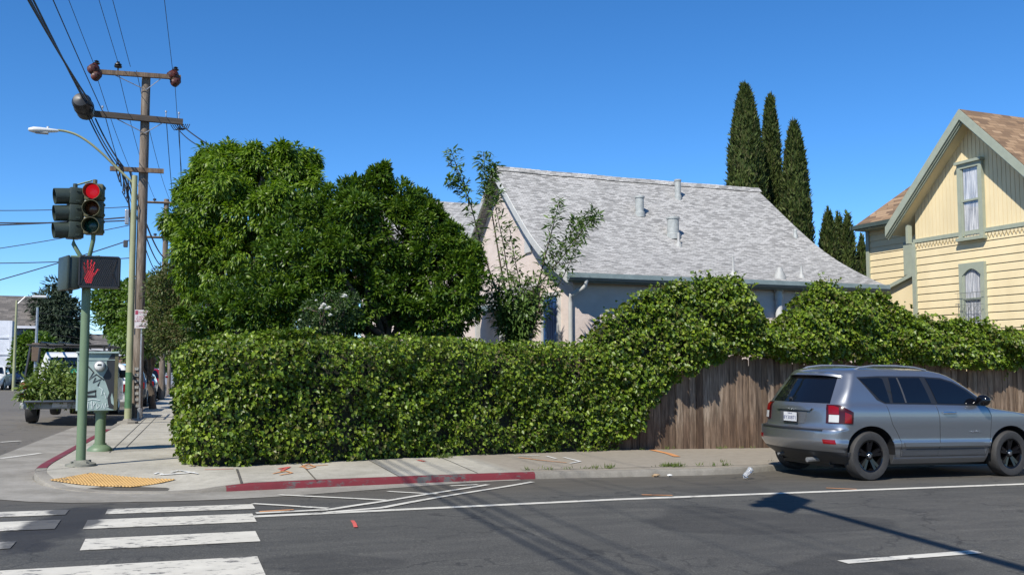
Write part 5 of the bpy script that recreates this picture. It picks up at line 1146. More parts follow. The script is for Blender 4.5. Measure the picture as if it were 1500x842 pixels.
def wheel(parent, M, c, side, r=.35, wd=.225, spokes=5, rim=None, tyre=None):
    ax = Vector((0, side, 0)); c = Vector(c); m = MB(); h = wd / 2
    m.lathe([(r * .62, -h * .8), (r * .8, -h), (r * .93, -h * .95), (r * .985, -h * .72), (r, -h * .3), (r, h * .3), (r * .985, h * .72), (r * .93, h * .95), (r * .8, h), (r * .66, h * .86), (r * .62, h * .6)], c, ax, 40, caps=False)
    wh = place(m, M).build('wheel', tyre or RUBBER, parent, smooth=40)
    m = MB(); m.lathe([(r * .6, -h * .7), (r * .655, h * .72), (r * .64, h * .86), (r * .6, h * .8), (r * .57, h * .5)], c, ax, 40, caps=False)
    bq = MB(); bq.lathe([(r * .57, h * .5), (r * .56, -h * .8), (.0, -h * .8)], c, ax, 32, caps=False); bq = place(bq, M)
    for k in range(spokes):
        a = k * 2 * math.pi / spokes + .3
        for da in (-.16, .16):
            d0 = Vector((math.cos(a + da * .3), 0, math.sin(a + da * .3))); d1 = Vector((math.cos(a + da), 0, math.sin(a + da)))
            p0, p1 = c + d0 * r * .1 + ax * h * .55, c + d1 * r * .61 + ax * h * .72; t = (p1 - p0).normalized(); s = t.cross(ax).normalized() * .02
            m.prism([p0 - s, p1 - s * 1.1, p1 + s * 1.1, p0 + s], -ax * .045)
    m.lathe([(r * .17, h * .35), (r * .17, h * .62), (r * .1, h * .68), (.0, h * .69)], c, ax, 18); rm = place(m, M).build('rim', rim or RIMB, wh, smooth=35); bq.build('wheel_barrel', BARREL, wh, smooth=40)
    m = MB(); m.lathe([(r * .085, h * .68), (r * .075, h * .72), (0, h * .725)], c, ax, 16); place(m, M).build('hub_cap', CHROME, rm, smooth=40)
    m = MB()
    return wh

# ---- grey SUV parked at the kerb
cx, cyv = 9.5, 11.15; cpz = plane(cx, 10.3) - .025
MC = Matrix.Translation((cx, cyv, cpz)) @ Matrix.Rotation(R(.4), 4, 'Z') @ Matrix.Rotation(math.atan(-SL), 4, 'Y')
suv = thing('parked_car', 'grey metallic family car with tinted windows and black wheels parked by the board fence', 'car', (cx, cyv, cpz))
K = Car([(.22, -.50), (.3, -.60), (.36, -.7), (.44, -.77), (.55, -.81), (.66, -.81), (.705, -.80), (.725, -.70), (.78, -.685), (.9, -.675), (1.0, -.665), (1.07, -.63), (1.2, -.545), (1.35, -.445), (1.47, -.37), (1.53, -.33), (1.575, -.2), (1.6, .0), (1.612, .3)],
        [(.22, 3.5), (.36, 3.68), (.55, 3.82), (.75, 3.82), (.86, 3.76), (.93, 3.64), (.97, 3.4), (1.0, 3.1), (1.03, 2.8), (1.06, 2.62), (1.12, 2.5), (1.25, 2.32), (1.4, 2.08), (1.49, 1.92), (1.54, 1.78), (1.575, 1.6), (1.6, 1.35), (1.612, 1.05)],
        [(.22, .76), (.28, .8), (.36, .83), (.44, .845), (.47, .868), (.53, .872), (.56, .862), (.7, .868), (.85, .876), (.96, .872), (1.04, .852), (1.08, .828), (1.2, .79), (1.35, .735), (1.46, .685), (1.52, .648), (1.555, .605), (1.58, .55), (1.6, .44), (1.612, .28)], bow=.2, rr=.2)
zs = [.22, .25, .28, .31, .34, .37, .4, .43, .445, .46, .475, .5, .525, .54, .56, .6, .64, .67, .695, .706, .715, .725, .74, .77, .81, .85, .89, .92, .945, .96, .975, .99, 1.005, 1.02, 1.035, 1.05, 1.065, 1.08, 1.11, 1.15, 1.2, 1.25, 1.3, 1.35, 1.4, 1.44, 1.47, 1.495, 1.515, 1.535, 1.55, 1.565, 1.58, 1.592, 1.602, 1.612]
body = place(K.body(zs), MC).build('body', SILV, suv)
cut = []
for x in (0, 2.74):
    for sg in (-1, 1):
        pts = [(x + .44 * math.cos(a) * 1.0, .36 + .41 * (abs(math.sin(a)) ** .85)) for a in [math.pi * i / 20 for i in range(21)]]
        pts = [(x + .47, .1)] + pts + [(x - .47, .1)]; m = MB(); m.prism([(a, sg * .52, b) for a, b in pts], (0, sg * .5, 0)); cut.append(place(m, MC).build('cutter', TRIMB))
bool_cut(body, cut)
# wheel-arch liners and underbody parts
for x in (0, 2.74):
    for sg in (-1, 1):
        pts = [(x + .437 * math.cos(a), .36 + .407 * (abs(math.sin(a)) ** .85)) for a in [math.pi * i / 24 for i in range(25)]]; m = MB()
        for (a, b) in pts:
            yy = K.y(a, max(.5, b)) 
            for o in (.53, yy - .004): m.v.append((a, sg * o, b)); m.uv.append((0, 0))
        for i in range(24): m.f.append((2 * i, 2 * i + 1, 2 * i + 3, 2 * i + 2))
        m.prism([(a, sg * .53, b) for a, b in [(x + .45, .2)] + pts + [(x - .45, .2)]], (0, -sg * .02, 0)); place(m, MC).build('wheel_arch', TRIMB, suv)
for x in (0, 2.74):
    for sg in (-1, 1): wheel(suv, MC, (x, sg * .755, .345), sg)
m = MB(); m.box((1.3, 0, .26), (3.4, 1.1, .2)); place(m, MC).build('underbody', TRIMB, suv)
m = MB(); m.tube([(-.45, -.35, .27), (-.7, -.35, .26)], .035, 10); place(m, MC).build('exhaust', STEEL, suv)
m = MB(); m.tube([(-.5, .35, .3), (-.66, .35, .28)], .02, 6); place(m, MC).build('tow_eye', STEEL, suv)
TINT = plain('tinted_glass', (.004, .005, .008), .02, spec=.55)
qw = [(-.07, 1.435), (.3, 1.455), (.36, 1.44), (.385, 1.1), (.3, 1.1), (.2, 1.15)]
rd = [(.475, 1.455), (1.08, 1.465), (1.17, 1.1), (.44, 1.1)]
fd = [(1.19, 1.463), (1.5, 1.448), (1.7, 1.4), (1.93, 1.285), (2.17, 1.115), (2.16, 1.085), (1.29, 1.095)]
for sg in (-1, 1):
    dl = [(-.1, 1.455), (.3, 1.478), (1.1, 1.487), (1.5, 1.47), (1.72, 1.42), (1.95, 1.305), (2.26, 1.1), (2.24, 1.065), (1.3, 1.075), (.3, 1.082), (.16, 1.135)]
    place(solid(K.side(dl, .004, sg), (0, -sg * .012, 0)), MC).build('window_surround', TRIMB, suv)
    for q in (qw, rd, fd): place(solid(K.side(q, .008, sg), (0, -sg * .006, 0)), MC).build('side_window', TINT, suv, smooth=40)
    m = solid(K.side([(.63, 1.46), (.655, 1.46), (.7, 1.1), (.67, 1.1)], .011, sg), (0, -sg * .006, 0)); place(m, MC).build('window_divider', DARK, suv)
    def seam(pts, name='door_seam'):
        m = MB(); m.tube([(x, sg * (K.y(x, z) + .0005), z) for x, z in pts], .0032, 5); place(m, MC).build(name, TRIMB, suv)
    lerp = lambda P: [(a[0] + (b[0] - a[0]) * k / 8, a[1] + (b[1] - a[1]) * k / 8) for a, b in zip(P, P[1:]) for k in range(9)]
    seam(lerp([(.3, 1.06), (.33, .95), (.38, .8), (.47, .68), (.55, .55), (.57, .33)])); seam(lerp([(1.24, 1.07), (1.28, .9), (1.3, .6), (1.28, .33)])); seam(lerp([(2.26, 1.06), (2.33, .92), (2.31, .55), (2.25, .33)])); seam(lerp([(.57, .33), (2.25, .33)]))
    place(solid(K.side([(.62, .475), (2.17, .475), (2.2, .5), (2.15, .53), (.6, .53)], .012, sg), (0, -sg * .02, 0)), MC).build('door_moulding', SILV, suv)
    place(solid(K.side([(.45, .225), (2.2, .225), (2.24, .3), (.45, .3)], .012, sg), (0, -sg * .02, 0)), MC).build('rocker_panel', SILV, suv)
    place(solid(K.side([(.6, .345), (2.24, .345), (2.2, .44), (.58, .44)], .004, sg), (0, -sg * .02, 0)), MC).build('door_reflection', plain('reflection_grey', (.06, .063, .068), .45) , suv)  # dark band paints the ground's reflection on the inward-sloping door bottoms
    yh_ = sg * (K.y(1.45, .96) + .03); m = MB(); m.tube([(1.35, yh_ - sg * .02, .96), (1.39, yh_, .962), (1.56, yh_, .962), (1.6, yh_ - sg * .02, .96)], .017, 8); place(m, MC).build('door_handle', CHROME, suv, smooth=60)
    m = MB(); m.box((.43, sg * (K.y(.43, 1.28) + .012), 1.2), (.045, .015, .16), ch=.006); place(m, MC).build('door_handle', TRIMB, suv)
    m = MB(); m.tube([(2.07, sg * (K.y(2.05, 1.12) - .02), 1.1), (2.07, sg * (K.y(2.05, 1.12) + .07), 1.12)], .03, 8)
    bm = bmesh.new(); bmesh.ops.create_icosphere(bm, subdivisions=3, radius=1)
    m.add([(2.08 + v.co.x * (.07 if v.co.x < 0 else .1), sg * (K.y(2.05, 1.12) + .13) + v.co.y * .11, 1.15 + v.co.z * .085) for v in bm.verts], [[v.index for v in f.verts] for f in bm.faces]); bm.free()
    place(m, MC).build('wing_mirror', RIMB, suv, smooth=50)
    m = MB(); rp = [(-.06, 1.545), (.05, 1.605), (.25, 1.632), (.8, 1.638), (1.15, 1.625), (1.34, 1.58)]; m.tube(smooth_path([Vector((x, sg * .565, z)) for x, z in rp], 1), .014, 8); place(m, MC).build('roof_rail', STEEL, suv, smooth=60)
    # lamps wrap the rear corner
    tl = lambda t: .8; th_ = lambda t: 1.045 if t < 12 else 1.045 - (t - 12) * .0115
    T = lambda a, b, n=12: [a + (b - a) * i / n for i in range(n + 1)]
    fl = lambda m: m if sg < 0 else place(m, Matrix.Scale(-1, 4, (0, 1, 0)))
    lamp = place(fl(solid(K.patch(T(8.2, 18.2, 20), lambda t: .795, lambda t: 1.06 if t < 12 else 1.06 - (t - 12) * .0155, .012), (.02, 0, 0))), MC).build('tail_lamp', plain('dark_red_lens', (.035, .004, .005), .2, 0, .2, .3), suv, smooth=45)
    place(fl(K.patch(T(8.7, 12.4), lambda t: .925, lambda t: 1.045 - max(0, t - 10.5) * .012, .018)), MC).build('brake_lens', REDL, lamp, smooth=50)
    place(fl(K.patch(T(8.8, 12.5), lambda t: .815, lambda t: .918, .018)), MC).build('reverse_lens', CLRL, lamp, smooth=50)
    place(fl(K.patch(T(14.8, 17.9), lambda t: .81, lambda t: .97 - (t - 14) * .012, .018)), MC).build('marker_lens', REDL, lamp, smooth=50)
    place(fl(solid(K.patch(T(9.0, 14.0), lambda t: .515, lambda t: .575, .004), (.02, 0, 0))), MC).build('rear_reflector', REDL, suv, smooth=50)
    m = MB(); m.lathe([(.02, 0), (.06, 0.02), (.09, .04), (.0, .05)], (3.68, sg * .62, .8), (1, 0, 0), 16); place(m, MC).build('headlight', CLRL, suv, smooth=50)
# rear: glass, spoiler, gate recess, plate, bumper step, painted bumper shade
def rear_sheet(yl, yh, zl, zh, off, cut=0, ny=16, nz_=8):
    m = MB()
    for j in range(nz_ + 1):
        z = zl + (zh - zl) * j / nz_; wtop = (yl + (yh - yl) * j / nz_)
        for i in range(ny + 1):
            y = wtop * (-1 + 2 * i / ny); wv = K.w(z); x = K.xr(z) + K.bow * (y / wv) ** 2 - off; m.v.append((x, y, z)); m.uv.append((0, 0))
    for j in range(nz_):
        for i in range(ny): a = j * (ny + 1) + i; m.f.append((a, a + 1, a + ny + 2, a + ny + 1))
    return solid(m, (.012, 0, 0))
rg = place(rear_sheet(.62, .5, 1.075, 1.47, .006), MC).build('rear_window', TINT, suv, smooth=40)
m = MB(); m.box((-.5, -.02, 1.14), (.03, .4, .022), ch=.008); m.lathe([(.03, 0), (.02, .03)], (-.6, .12, 1.12), (-1, 0, 0), 10); place(m, MC).build('wiper', TRIMB, rg)
m = MB(); pts = [(-.44, 1.475), (-.42, 1.505), (-.1, 1.575), (.05, 1.6), (.05, 1.56), (-.2, 1.5)]; 
for i in range(13):
    y = -.56 + 1.12 * i / 12; k = 1 - .25 * abs(y / .56) ** 3
    for (x, z) in pts: m.v.append((x * (k if x < 0 else 1) + .06 * (y / .56) ** 2, y, z - .03 * (y / .56) ** 4)); m.uv.append((0, 0))
for i in range(12):
    for k in range(6): m.f.append((i * 6 + k, (i + 1) * 6 + k, (i + 1) * 6 + (k + 1) % 6, i * 6 + (k + 1) % 6))
m.f += [tuple(range(6)), tuple(72 + k for k in range(6))]; place(m, MC).build('spoiler', SILV, suv, smooth=35)
gate = place(rear_sheet(.36, .40, .96, 1.0, .03), MC).build('gate_handle_bar', SILV, suv, smooth=40)
m = rear_sheet(.25, .3, .77, .955, .006, ny=10); place(m, MC).build('plate_recess', plain('recess_grey', (.13, .138, .148), .4, .5), suv, smooth=40)
MP = MC @ frame((K.xr(.86) - .03, 0, .855), (0, -1, 0), (-1, 0, .0)); m = MB(); m.box((0, 0, 0), (.31, .165, .012), ch=.004); fr_ = place(m, MP).build('plate_frame', TRIMB, suv)
m = MB(); m.box((0, .004, .008), (.285, .13, .006)); lp_ = place(m, MP).build('licence_plate', PLATE, suv)
text_obj('plate_number', '8Y30871', .075, MP @ Matrix.Translation((0, -.012, .0125)), NAVY, lp_, .0008, 1.05); text_obj('plate_heading', 'California', .026, MP @ Matrix.Translation((0, .052, .0125)), NAVY, lp_, .0008)
text_obj('badge_lettering', 'Jeep', .065, MC @ frame((K.xr(.98) - .047, 0, .98), (0, -1, 0), (-1, 0, 0)), CHROME, suv, .003)
text_obj('badge_lettering', '4x4', .035, MC @ frame((K.xr(.78) + .1, .52, .8), (.25, -1, 0), (-1, -.25, 0)), CHROME, suv, .003)
text_obj('badge_lettering', 'COMPASS', .045, MC @ frame((2.0, -(K.y(2.0, .68) + .003), .68), (1, 0, 0), (0, -1, 0)), CHROME, suv, .002, 1.2)
m = rear_sheet(.66, .66, .688, .712, .012); place(m, MC).build('bumper_step', TRIMB, suv, smooth=40)
m = MB(); zz = [.222, .27, .32, .37, .4]
for j, z in enumerate(zz):
    for i, t in enumerate([k * .6 for k in range(-32, 33)]):
        p = K.pt(abs(t), z, .006 if j < 4 else .003); m.v.append((p.x, p.y if t >= 0 else -p.y, p.z)); m.uv.append((0, 0))
for j in range(4):
    for i in range(64): a = j * 65 + i; m.f.append((a, a + 1, a + 66, a + 65))
lowb = place(m, MC).build('lower_bumper_shade', plain('bumper_shade_grey', (.03, .031, .033), .5), suv, smooth=40)  # dark sheet paints the shade where the bumper turns under
m = MB(); m.tube([(2.5, -.72, 1.03), (2.46, -.73, 1.35)], .004, 5); place(m, MC).build('aerial', TRIMB, suv)

# ---- background cars
def simple_car(loc, heading, paint, label, scale=1.0, kind='suv', group=None, rack=False):
    """heading: direction the car's nose points"""
    h = Vector(heading).normalized(); M = Matrix.Translation(loc) @ Matrix((h, Vector((-h.y, h.x, 0)), Vector((0, 0, 1)))).transposed().to_4x4() @ Matrix.Scale(scale, 4)
    t = thing('parked_car', label, 'car', tuple(loc), group); top = 1.68 if kind == 'suv' else 1.42; bl = 1.05 if kind == 'suv' else .93
    K2 = Car([(.25, -.7), (.45, -.9), (.7, -.9), (bl, -.84), (bl + .08, -.75 if kind == 'suv' else -.3), (top - .08, -.5 if kind == 'suv' else .25), (top, -.1 if kind == 'suv' else .6)],
             [(.25, 3.4), (.5, 3.6), (.75, 3.55), (bl - .1, 3.3), (bl, 2.6), (bl + .1, 2.35), (top - .08, 1.6), (top, 1.1)],
             [(.25, .82), (.4, .88), (.75, .9), (bl, .88), (bl + .06, .84), (top - .1, .68), (top - .02, .5), (top, .3)], .15, .18)
    zs2 = [.25, .33, .42, .5, .6, .7, .8, .88, bl - .1, bl - .05, bl, bl + .04, bl + .08, bl + .16, bl + .28, top - .18, top - .1, top - .05, top - .02, top]
    b = place(K2.body(zs2), M).build('body', paint, t, smooth=35)
    x1, x2 = (-.45, 1.9) if kind == 'suv' else (.1, 1.85)
    for sg in (-1, 1):
        for (a, c) in ((0, .47), (.53, 1)):
            q = [(x1 + (x2 - x1) * a + .06, bl + .07), (x1 + (x2 - x1) * c + .25 * (c == 1), bl + .07), (x1 + (x2 - x1) * c - .25 * (c == 1), top - .12), (x1 + (x2 - x1) * a + .06 + .25 * (a == 0), top - .12)]
            place(K2.side(q, .006, sg), M).build('side_window', TINT, t)
        for x in (0, 2.7):
            m = MB(); m.lathe([(.0, .0), (.42, .0), (.42, .012), (.0, .012)], (x, sg * .885, .36), (0, sg, 0), 20); place(m, M).build('wheel_arch', TRIMB, t)
            m = MB(); m.lathe([(.2, .0), (.34, .0), (.35, .06), (.33, .2), (.22, .21), (.21, .17)], (x, sg * .71, .345), (0, sg, 0), 24, caps=False); wh = place(m, M).build('wheel', RUBBER, t, smooth=40)
            m = MB(); m.lathe([(.22, .19), (.2, .2), (.1, .185), (.0, .2)], (x, sg * .71, .345), (0, sg, 0), 16); place(m, M).build('rim', STEEL, wh, smooth=40)
        m = MB(); m.box((-.8, sg * .74, .86), (.14, .2, .26), ch=.03); place(m, M).build('tail_lamp', REDL, t); m = MB(); m.box((3.42, sg * .66, .74), (.16, .32, .15), ch=.03); place(m, M).build('headlight', CLRL, t)
        m = MB(); m.box((2.0, sg * 1.0, bl + .1), (.12, .16, .12), ch=.03); place(m, M).build('wing_mirror', paint, t)
    xa, xb = K2.xr(bl + .1), K2.xr(top - .12); m = MB(); m.prism([(xa - .01, -.66, bl + .1), (xa - .01, .66, bl + .1), (xb - .01, .52, top - .12), (xb - .01, -.52, top - .12)], (.03, 0, 0)); place(m, M).build('rear_window', TINT, t)
    xa, xb = K2.xf(bl + .12), K2.xf(top - .1); m = MB(); m.prism([(xa + .02, -.7, bl + .12), (xa + .02, .7, bl + .12), (xb + .02, .54, top - .1), (xb + .02, -.54, top - .1)], (.02, 0, 0)); place(m, M).build('windscreen', TINT, t)
    m = MB(); m.box((-.9, 0, .62), (.03, .34, .15)); place(m, M).build('licence_plate', PLATE, t); return t
def road_at(px, py): return gp(px, py, zroad)
NAVYP = carpaint('navy_paint', (.012, .02, .05), .3); BLKP = carpaint('black_paint', (.012, .012, .014), .3); REDPT = carpaint('red_paint', (.35, .015, .02), .3); WHP = carpaint('white_paint', (.75, .75, .73), 0); GRYP = carpaint('dark_grey_paint', (.06, .065, .07), .4)
def along(z, off): # point on the side street near the kerb, z metres up the street
    u = np.interp(z, [p[1] for p in KP[17:]], [p[0] for p in KP[17:]]); return Vector((u - off, z, zroad(u - off, z)))
simple_car(along(33, 1.1), SDIR, WHP, 'white sport utility car parked behind the pickup, half hidden by the cabinet', 1.0)
simple_car(along(41, 1.05), SDIR, GRYP, 'dark grey sport utility car parked along the kerb beyond the poles', 1.0)
simple_car(along(48.5, 1.05), SDIR, BLKP, 'black saloon car parked further along the kerb', 1.0, 'sedan')
simple_car(along(56, 1.0), SDIR, REDPT, 'red car parked furthest along the kerb near the hedge end', 1.0)
q = dep(14, 571, 68); q.z = zroad(q.x, q.y); simple_car(q + SDIR * 3, -SDIR, NAVYP, 'dark blue sport utility car parked facing us on the far side of the side street', 1.05)
q = dep(-14, 574, 64); q.z = zroad(q.x, q.y); simple_car(q + SDIR * 2.5, -SDIR, WHP, 'white car cut off by the left edge of the photo', 1.0)

# ---- white pickup with open tailgate and a load of cut branches
tb = along(25.6, 2.02); tb.x = -2.02; hM = Matrix.Translation(tb) @ Matrix((SDIR, SLAT * -1, Vector((0, 0, 1)))).transposed().to_4x4()
pk_ = thing('pickup_truck', 'white pickup truck with tailgate down, ladder rack and a bed full of cut branches', 'pickup truck', tuple(tb))
def PB(c, d, name, mat, ch=.03, parent=None): m = MB(); m.box(c, d, ch=ch); return place(m, hM).build(name, mat, parent or pk_, smooth=40)
bedm = MB()
for sg in (-1, 1):
    bedm.box((1.05, sg * .92, .82), (2.1, .1, .56), ch=.04)
bedm.box((2.07, 0, .82), (.06, 1.75, .56), ch=.01); bedm.box((1.05, 0, .56), (2.1, 1.78, .06), ch=.01); place(bedm, hM).build('bed', WHP, pk_, smooth=40)
PB((-.26, 0, .585), (.52, 1.6, .06), 'tailgate', GRYP, .02)
PB((-.1, 0, .47), (.16, 1.9, .17), 'rear_bumper', plain('bumper_grey', (.25, .26, .26), .5)); PB((-.19, .05, .5), (.02, .34, .14), 'licence_plate', PLATE, .003)
for sg in (-1, 1):
    lp2 = PB((-.01, sg * .9, .83), (.1, .15, .42), 'tail_lamp', REDL, .02); PB((-.03, sg * .9, .83), (.1, .152, .1), 'reverse_lens', CLRL, .01, lp2)
cab_ = MB()
prof2 = [(2.15, .42), (2.12, 1.1), (2.22, 1.75), (2.4, 1.82), (3.7, 1.8), (4.35, 1.12), (5.4, 1.02), (5.55, .8), (5.5, .4)]
for sg in (1,): cab_.prism([(x, -.93 + (.16 if z > 1.3 else 0), z) for x, z in prof2], (0, 0, 0)) if False else None
rows = []
for (y, ins) in ((-.95, 0), (.95, 0)): pass
V = []; 
for (x, z) in prof2:
    hw = .95 if z < 1.2 else .78; V.append((x, hw, z))
n = len(V); cab_.add([(x, y, z) for x, y, z in V] + [(x, -y, z) for x, y, z in V], [tuple(range(n)), tuple(range(2 * n - 1, n - 1, -1))] + [(i, (i + 1) % n, (i + 1) % n + n, i + n) for i in range(n)])
place(cab_, hM).build('cab', WHP, pk_, smooth=25)
m = MB(); m.prism([(2.125, -.72, 1.16), (2.125, .72, 1.16), (2.205, .62, 1.68), (2.205, -.62, 1.68)], (-.02, 0, 0)); place(m, hM).build('rear_window', TINT, pk_)
for sg in (-1, 1):
    m = MB(); m.prism([(2.4, sg * .945, 1.18), (3.95, sg * .93, 1.18), (3.55, sg * .805, 1.7), (2.45, sg * .805, 1.7)], (0, sg * .015, 0)); place(m, hM).build('side_window', TINT, pk_)
    PB((4.0, sg * 1.06, 1.2), (.15, .2, .22), 'wing_mirror', TRIMB)
    for x in (.75, 4.6):
        m = MB(); m.lathe([(.2, -.12), (.36, -.12), (.38, -.07), (.38, .07), (.36, .12), (.22, .12), (.2, .08)], (x, sg * .8, .38), (0, sg, 0), 28, caps=False); wh = place(m, hM).build('wheel', RUBBER, pk_, smooth=40)
        m = MB(); m.lathe([(.21, .1), (.2, .12), (.1, .08), (.0, .1)], (x, sg * .8, .38), (0, sg, 0), 16); place(m, hM).build('rim', STEEL, wh, smooth=40)
m = MB()
for x in (.25, 1.95):
    for sg in (-1, 1): m.tube([(x, sg * .93, 1.08), (x + (.25 if x < 1 else 0), sg * .86, 1.95)], .028, 6)
for sg in (-1, 1): m.tube([(.4, sg * .86, 1.96), (4.2, sg * .84, 1.96)], .028, 6)
for x in (.5, 1.95, 3.0, 4.1): m.tube([(x, -.95, 1.98), (x, .95, 1.98)], .025, 6)
for yy in (.1, .5): m.tube([(-.3, yy, 2.03), (4.4, yy, 2.03)], .03, 4)
place(m, hM).build('ladder_rack', TRIMB, pk_)
CUTL = leafmat('cut_branch_leaf', [(.07, .12, .02), (.12, .18, .035), (.18, .22, .06), (.1, .14, .03)], .45, .25)
lb_ = hM @ Vector((.5, .2, .75)); ld_ = thing('cut_branches', 'heap of cut leafy branches spilling over the open tailgate of the white pickup', 'branches', tuple(lb_))
Bq = []
for (x, y, z, a, b, c) in ((.5, .35, 1.0, .6, .5, .4), (.1, .1, .82, .45, .6, .35), (-.2, .35, .86, .25, .35, .2), (-.2, -.3, .86, .22, .35, .2), (.9, -.2, 1.05, .7, .6, .35), (-.1, -.5, .85, .4, .35, .4), (-.2, .75, .8, .3, .22, .25), (.2, .3, 1.3, .3, .3, .25)):
    q = hM @ Vector((x, y, z)); Bq.append((np.array(q), np.array([b, a, c])))
C, O = crown_points(Bq, 260, .4); pos, ax, nr = clusters(C, O, 16, .16, .6, .9); n = len(pos); leaf_mesh('leaves', pos, ax, nr, .15 * rng.uniform(.6, 1.2, n), .055 * rng.uniform(.7, 1.2, n), CUTL, ld_, bend=.2, six=True)
m = MB()
for i in range(24): limb(m, lb_ + Vector((random.uniform(-.6, .6), random.uniform(0, 1.2), random.uniform(-.1, .3))), C[i * 9], .02, .006, 4)
m.build('sticks', BARK, ld_)
tm = MB(); bm = bmesh.new(); bmesh.ops.create_icosphere(bm, subdivisions=3, radius=1); 
for v in bm.verts: v.co *= 1 + .12 * math.sin(v.co.x * 9 + v.co.z * 7) * math.cos(v.co.y * 8)
q = hM @ Vector((.9, -.35, 1.18)); tm.add([q + Vector((v.co.x * .5, v.co.y * .5, v.co.z * .2)) for v in bm.verts], [[v.index for v in f.verts] for f in bm.faces]); bm.free()
tag(tm.build('tarpaulin', plain('green_tarp', (.02, .22, .13), .45), origin=q, smooth=60), 'bunched green tarpaulin on the branches in the pickup bed', 'tarpaulin')

# ================================================================== FAR DOWN THE SIDE STREET
GSID = M_('grey_siding', (.26, .28, .32), (.2, .22, .26), .7, 2); WSID = M_('white_siding', (.62, .64, .68), (.5, .52, .56), .7, 2); DROOF = shingle('dark_shingles', [(0, (.07, .065, .06)), (.5, (.11, .1, .09)), (1, (.16, .145, .13))], .2, .4); BEIG = M_('beige_wall', (.5, .44, .34), (.42, .37, .28), .8, 2)
def box_house(label, c0, wx, dy, hwall, hroof, wallm, roofm, wins=(), ridge='x', nm='house', group=None):
    """c0: near left ground corner; wx to the right, dy away"""
    c0 = Vector(c0); t = thing(nm, label, 'house' if nm != 'far_building' else 'building', tuple(c0), group); c0 = c0 - Vector((0, 0, .6)); hwall += .6
    MB().box(c0 + Vector((wx / 2, dy / 2, hwall / 2)), (wx, dy, hwall)).build('wall', wallm, t)
    if hroof > 0:
        m = MB(); o = .35; x0, x1, y0, y1, z = c0.x - o, c0.x + wx + o, c0.y - o, c0.y + dy + o, c0.z + hwall
        if ridge == 'x': m.add([(x0, y0, z), (x1, y0, z), (x1, y1, z), (x0, y1, z), (x0, (y0 + y1) / 2, z + hroof), (x1, (y0 + y1) / 2, z + hroof)], [(0, 1, 5, 4), (2, 3, 4, 5), (0, 4, 3), (1, 2, 5), (0, 3, 2, 1)], [(0, 0), (wx, 0), (wx, 0), (0, 0), (0, 4), (wx, 4)])
        else: m.add([(x0, y0, z), (x1, y0, z), (x1, y1, z), (x0, y1, z), ((x0 + x1) / 2, y0, z + hroof), ((x0 + x1) / 2, y1, z + hroof)], [(0, 4, 5, 3), (1, 2, 5, 4), (0, 1, 4), (2, 3, 5), (0, 3, 2, 1)], [(0, 0), (0, 0), (dy, 0), (dy, 0), (0, 4), (dy, 4)])
        m.build('roof', roofm, t)
        m = MB(); m.box(c0 + Vector((wx / 2, -.36, hwall + .0)), (wx + .75, .06, .2)); m.build('fascia', WSID, t)
    for (x, z, ww, hh) in wins:
        c = c0 + Vector((x, -.03, z + .6)); f = MB().box(c, (ww + .16, .08, hh + .16)).build('window', WSID, t); MB().box(c - Vector((0, .045, 0)), (ww, .02, hh)).build('pane', GLASSD, f)
    return t
def gat(px, z): q = dep(px, 560, z); q.z = plane(q.x, q.y); return q
q = gat(-70, 74); wtop = zat(478, q) - q.z; rt_ = zat(426, q) - q.z; q2 = gat(38, 74)
box_house('grey house with a dark shingle roof behind the white bay at the far left', q, (q2 - q).x, 9, wtop, rt_ - wtop, GSID, DROOF, [(1.6, wtop * .72, 1.2, 1.6), ((q2 - q).x - .5, wtop * .5, .5, 1.4)])
p0 = gat(-40, 72); p1 = gat(14, 72); m = MB(); hh = zat(470, p0) - p0.z; m.box(((p0.x + p1.x) / 2, p0.y, p0.z + hh / 2), ((p1 - p0).x, 3.0, hh))
for k in range(1, 4): m.box(((p0.x + p1.x) / 2, p0.y - 1.5, p0.z + hh * k / 4), ((p1 - p0).x + .1, .12, .14))
m.box((p1.x, p0.y - 1.45, p0.z + hh / 2), (.2, .2, hh)); tag(m.build('bay_front', WSID, origin=p0), 'white boarded two storey bay front of the far left house', 'bay front')
q = gat(28, 84); q2 = gat(50, 84); box_house('narrow dark grey house with a small dormer window beside the far left house', q, (q2 - q).x, 8, zat(452, q) - q.z, .1, M_('slate_siding', (.1, .11, .13), (.07, .08, .1), .7, 2), DROOF, [((q2 - q).x * .6, 4.6, .7, 1.5)])
q = gat(30, 80); q2 = gat(78, 80); box_house('low beige wall house behind the rounded green bush', q, (q2 - q).x, 4, zat(508, q) - q.z, .1, BEIG, DROOF, [])
q = gat(95, 95); q2 = gat(150, 95); box_house('low house with hipped grey roof seen between the truck rack and the signal pole', q, (q2 - q).x, 10, zat(512, q) - q.z, zat(487, q) - zat(512, q), WSID, DROOF, [(1.2, 2.2, .9, 1.1), (2.8, 2.2, .9, 1.1)])
q = gat(205, 130); q2 = gat(222, 130); box_house('white apartment block far down the street beyond the wooden pole', q, (q2 - q).x, 8, zat(499, q) - q.z, .1, WSID, DROOF, [(x, z, .5, .9) for x in (.3, .9, 1.5) for z in (2.5, 4.2, 5.9)], nm='far_building')
q = gat(222, 125); q2 = gat(262, 125); box_house('grey-blue block at the end of the street next to the white apartment block', q, (q2 - q).x, 8, zat(508, q) - q.z, .1, GSID, DROOF, [(x, z, .6, 1) for x in (.5, 1.6, 2.7) for z in (2, 4)], nm='far_building')
q = gat(150, 150); q2 = gat(176, 150); box_house('cream flat-roofed building at the far end of the street left of the poles', q, (q2 - q).x, 8, zat(505, q) - q.z, .1, BEIG, DROOF, [(x, 4, .8, .9) for x in (.6, 1.7, 2.6)], nm='far_building')
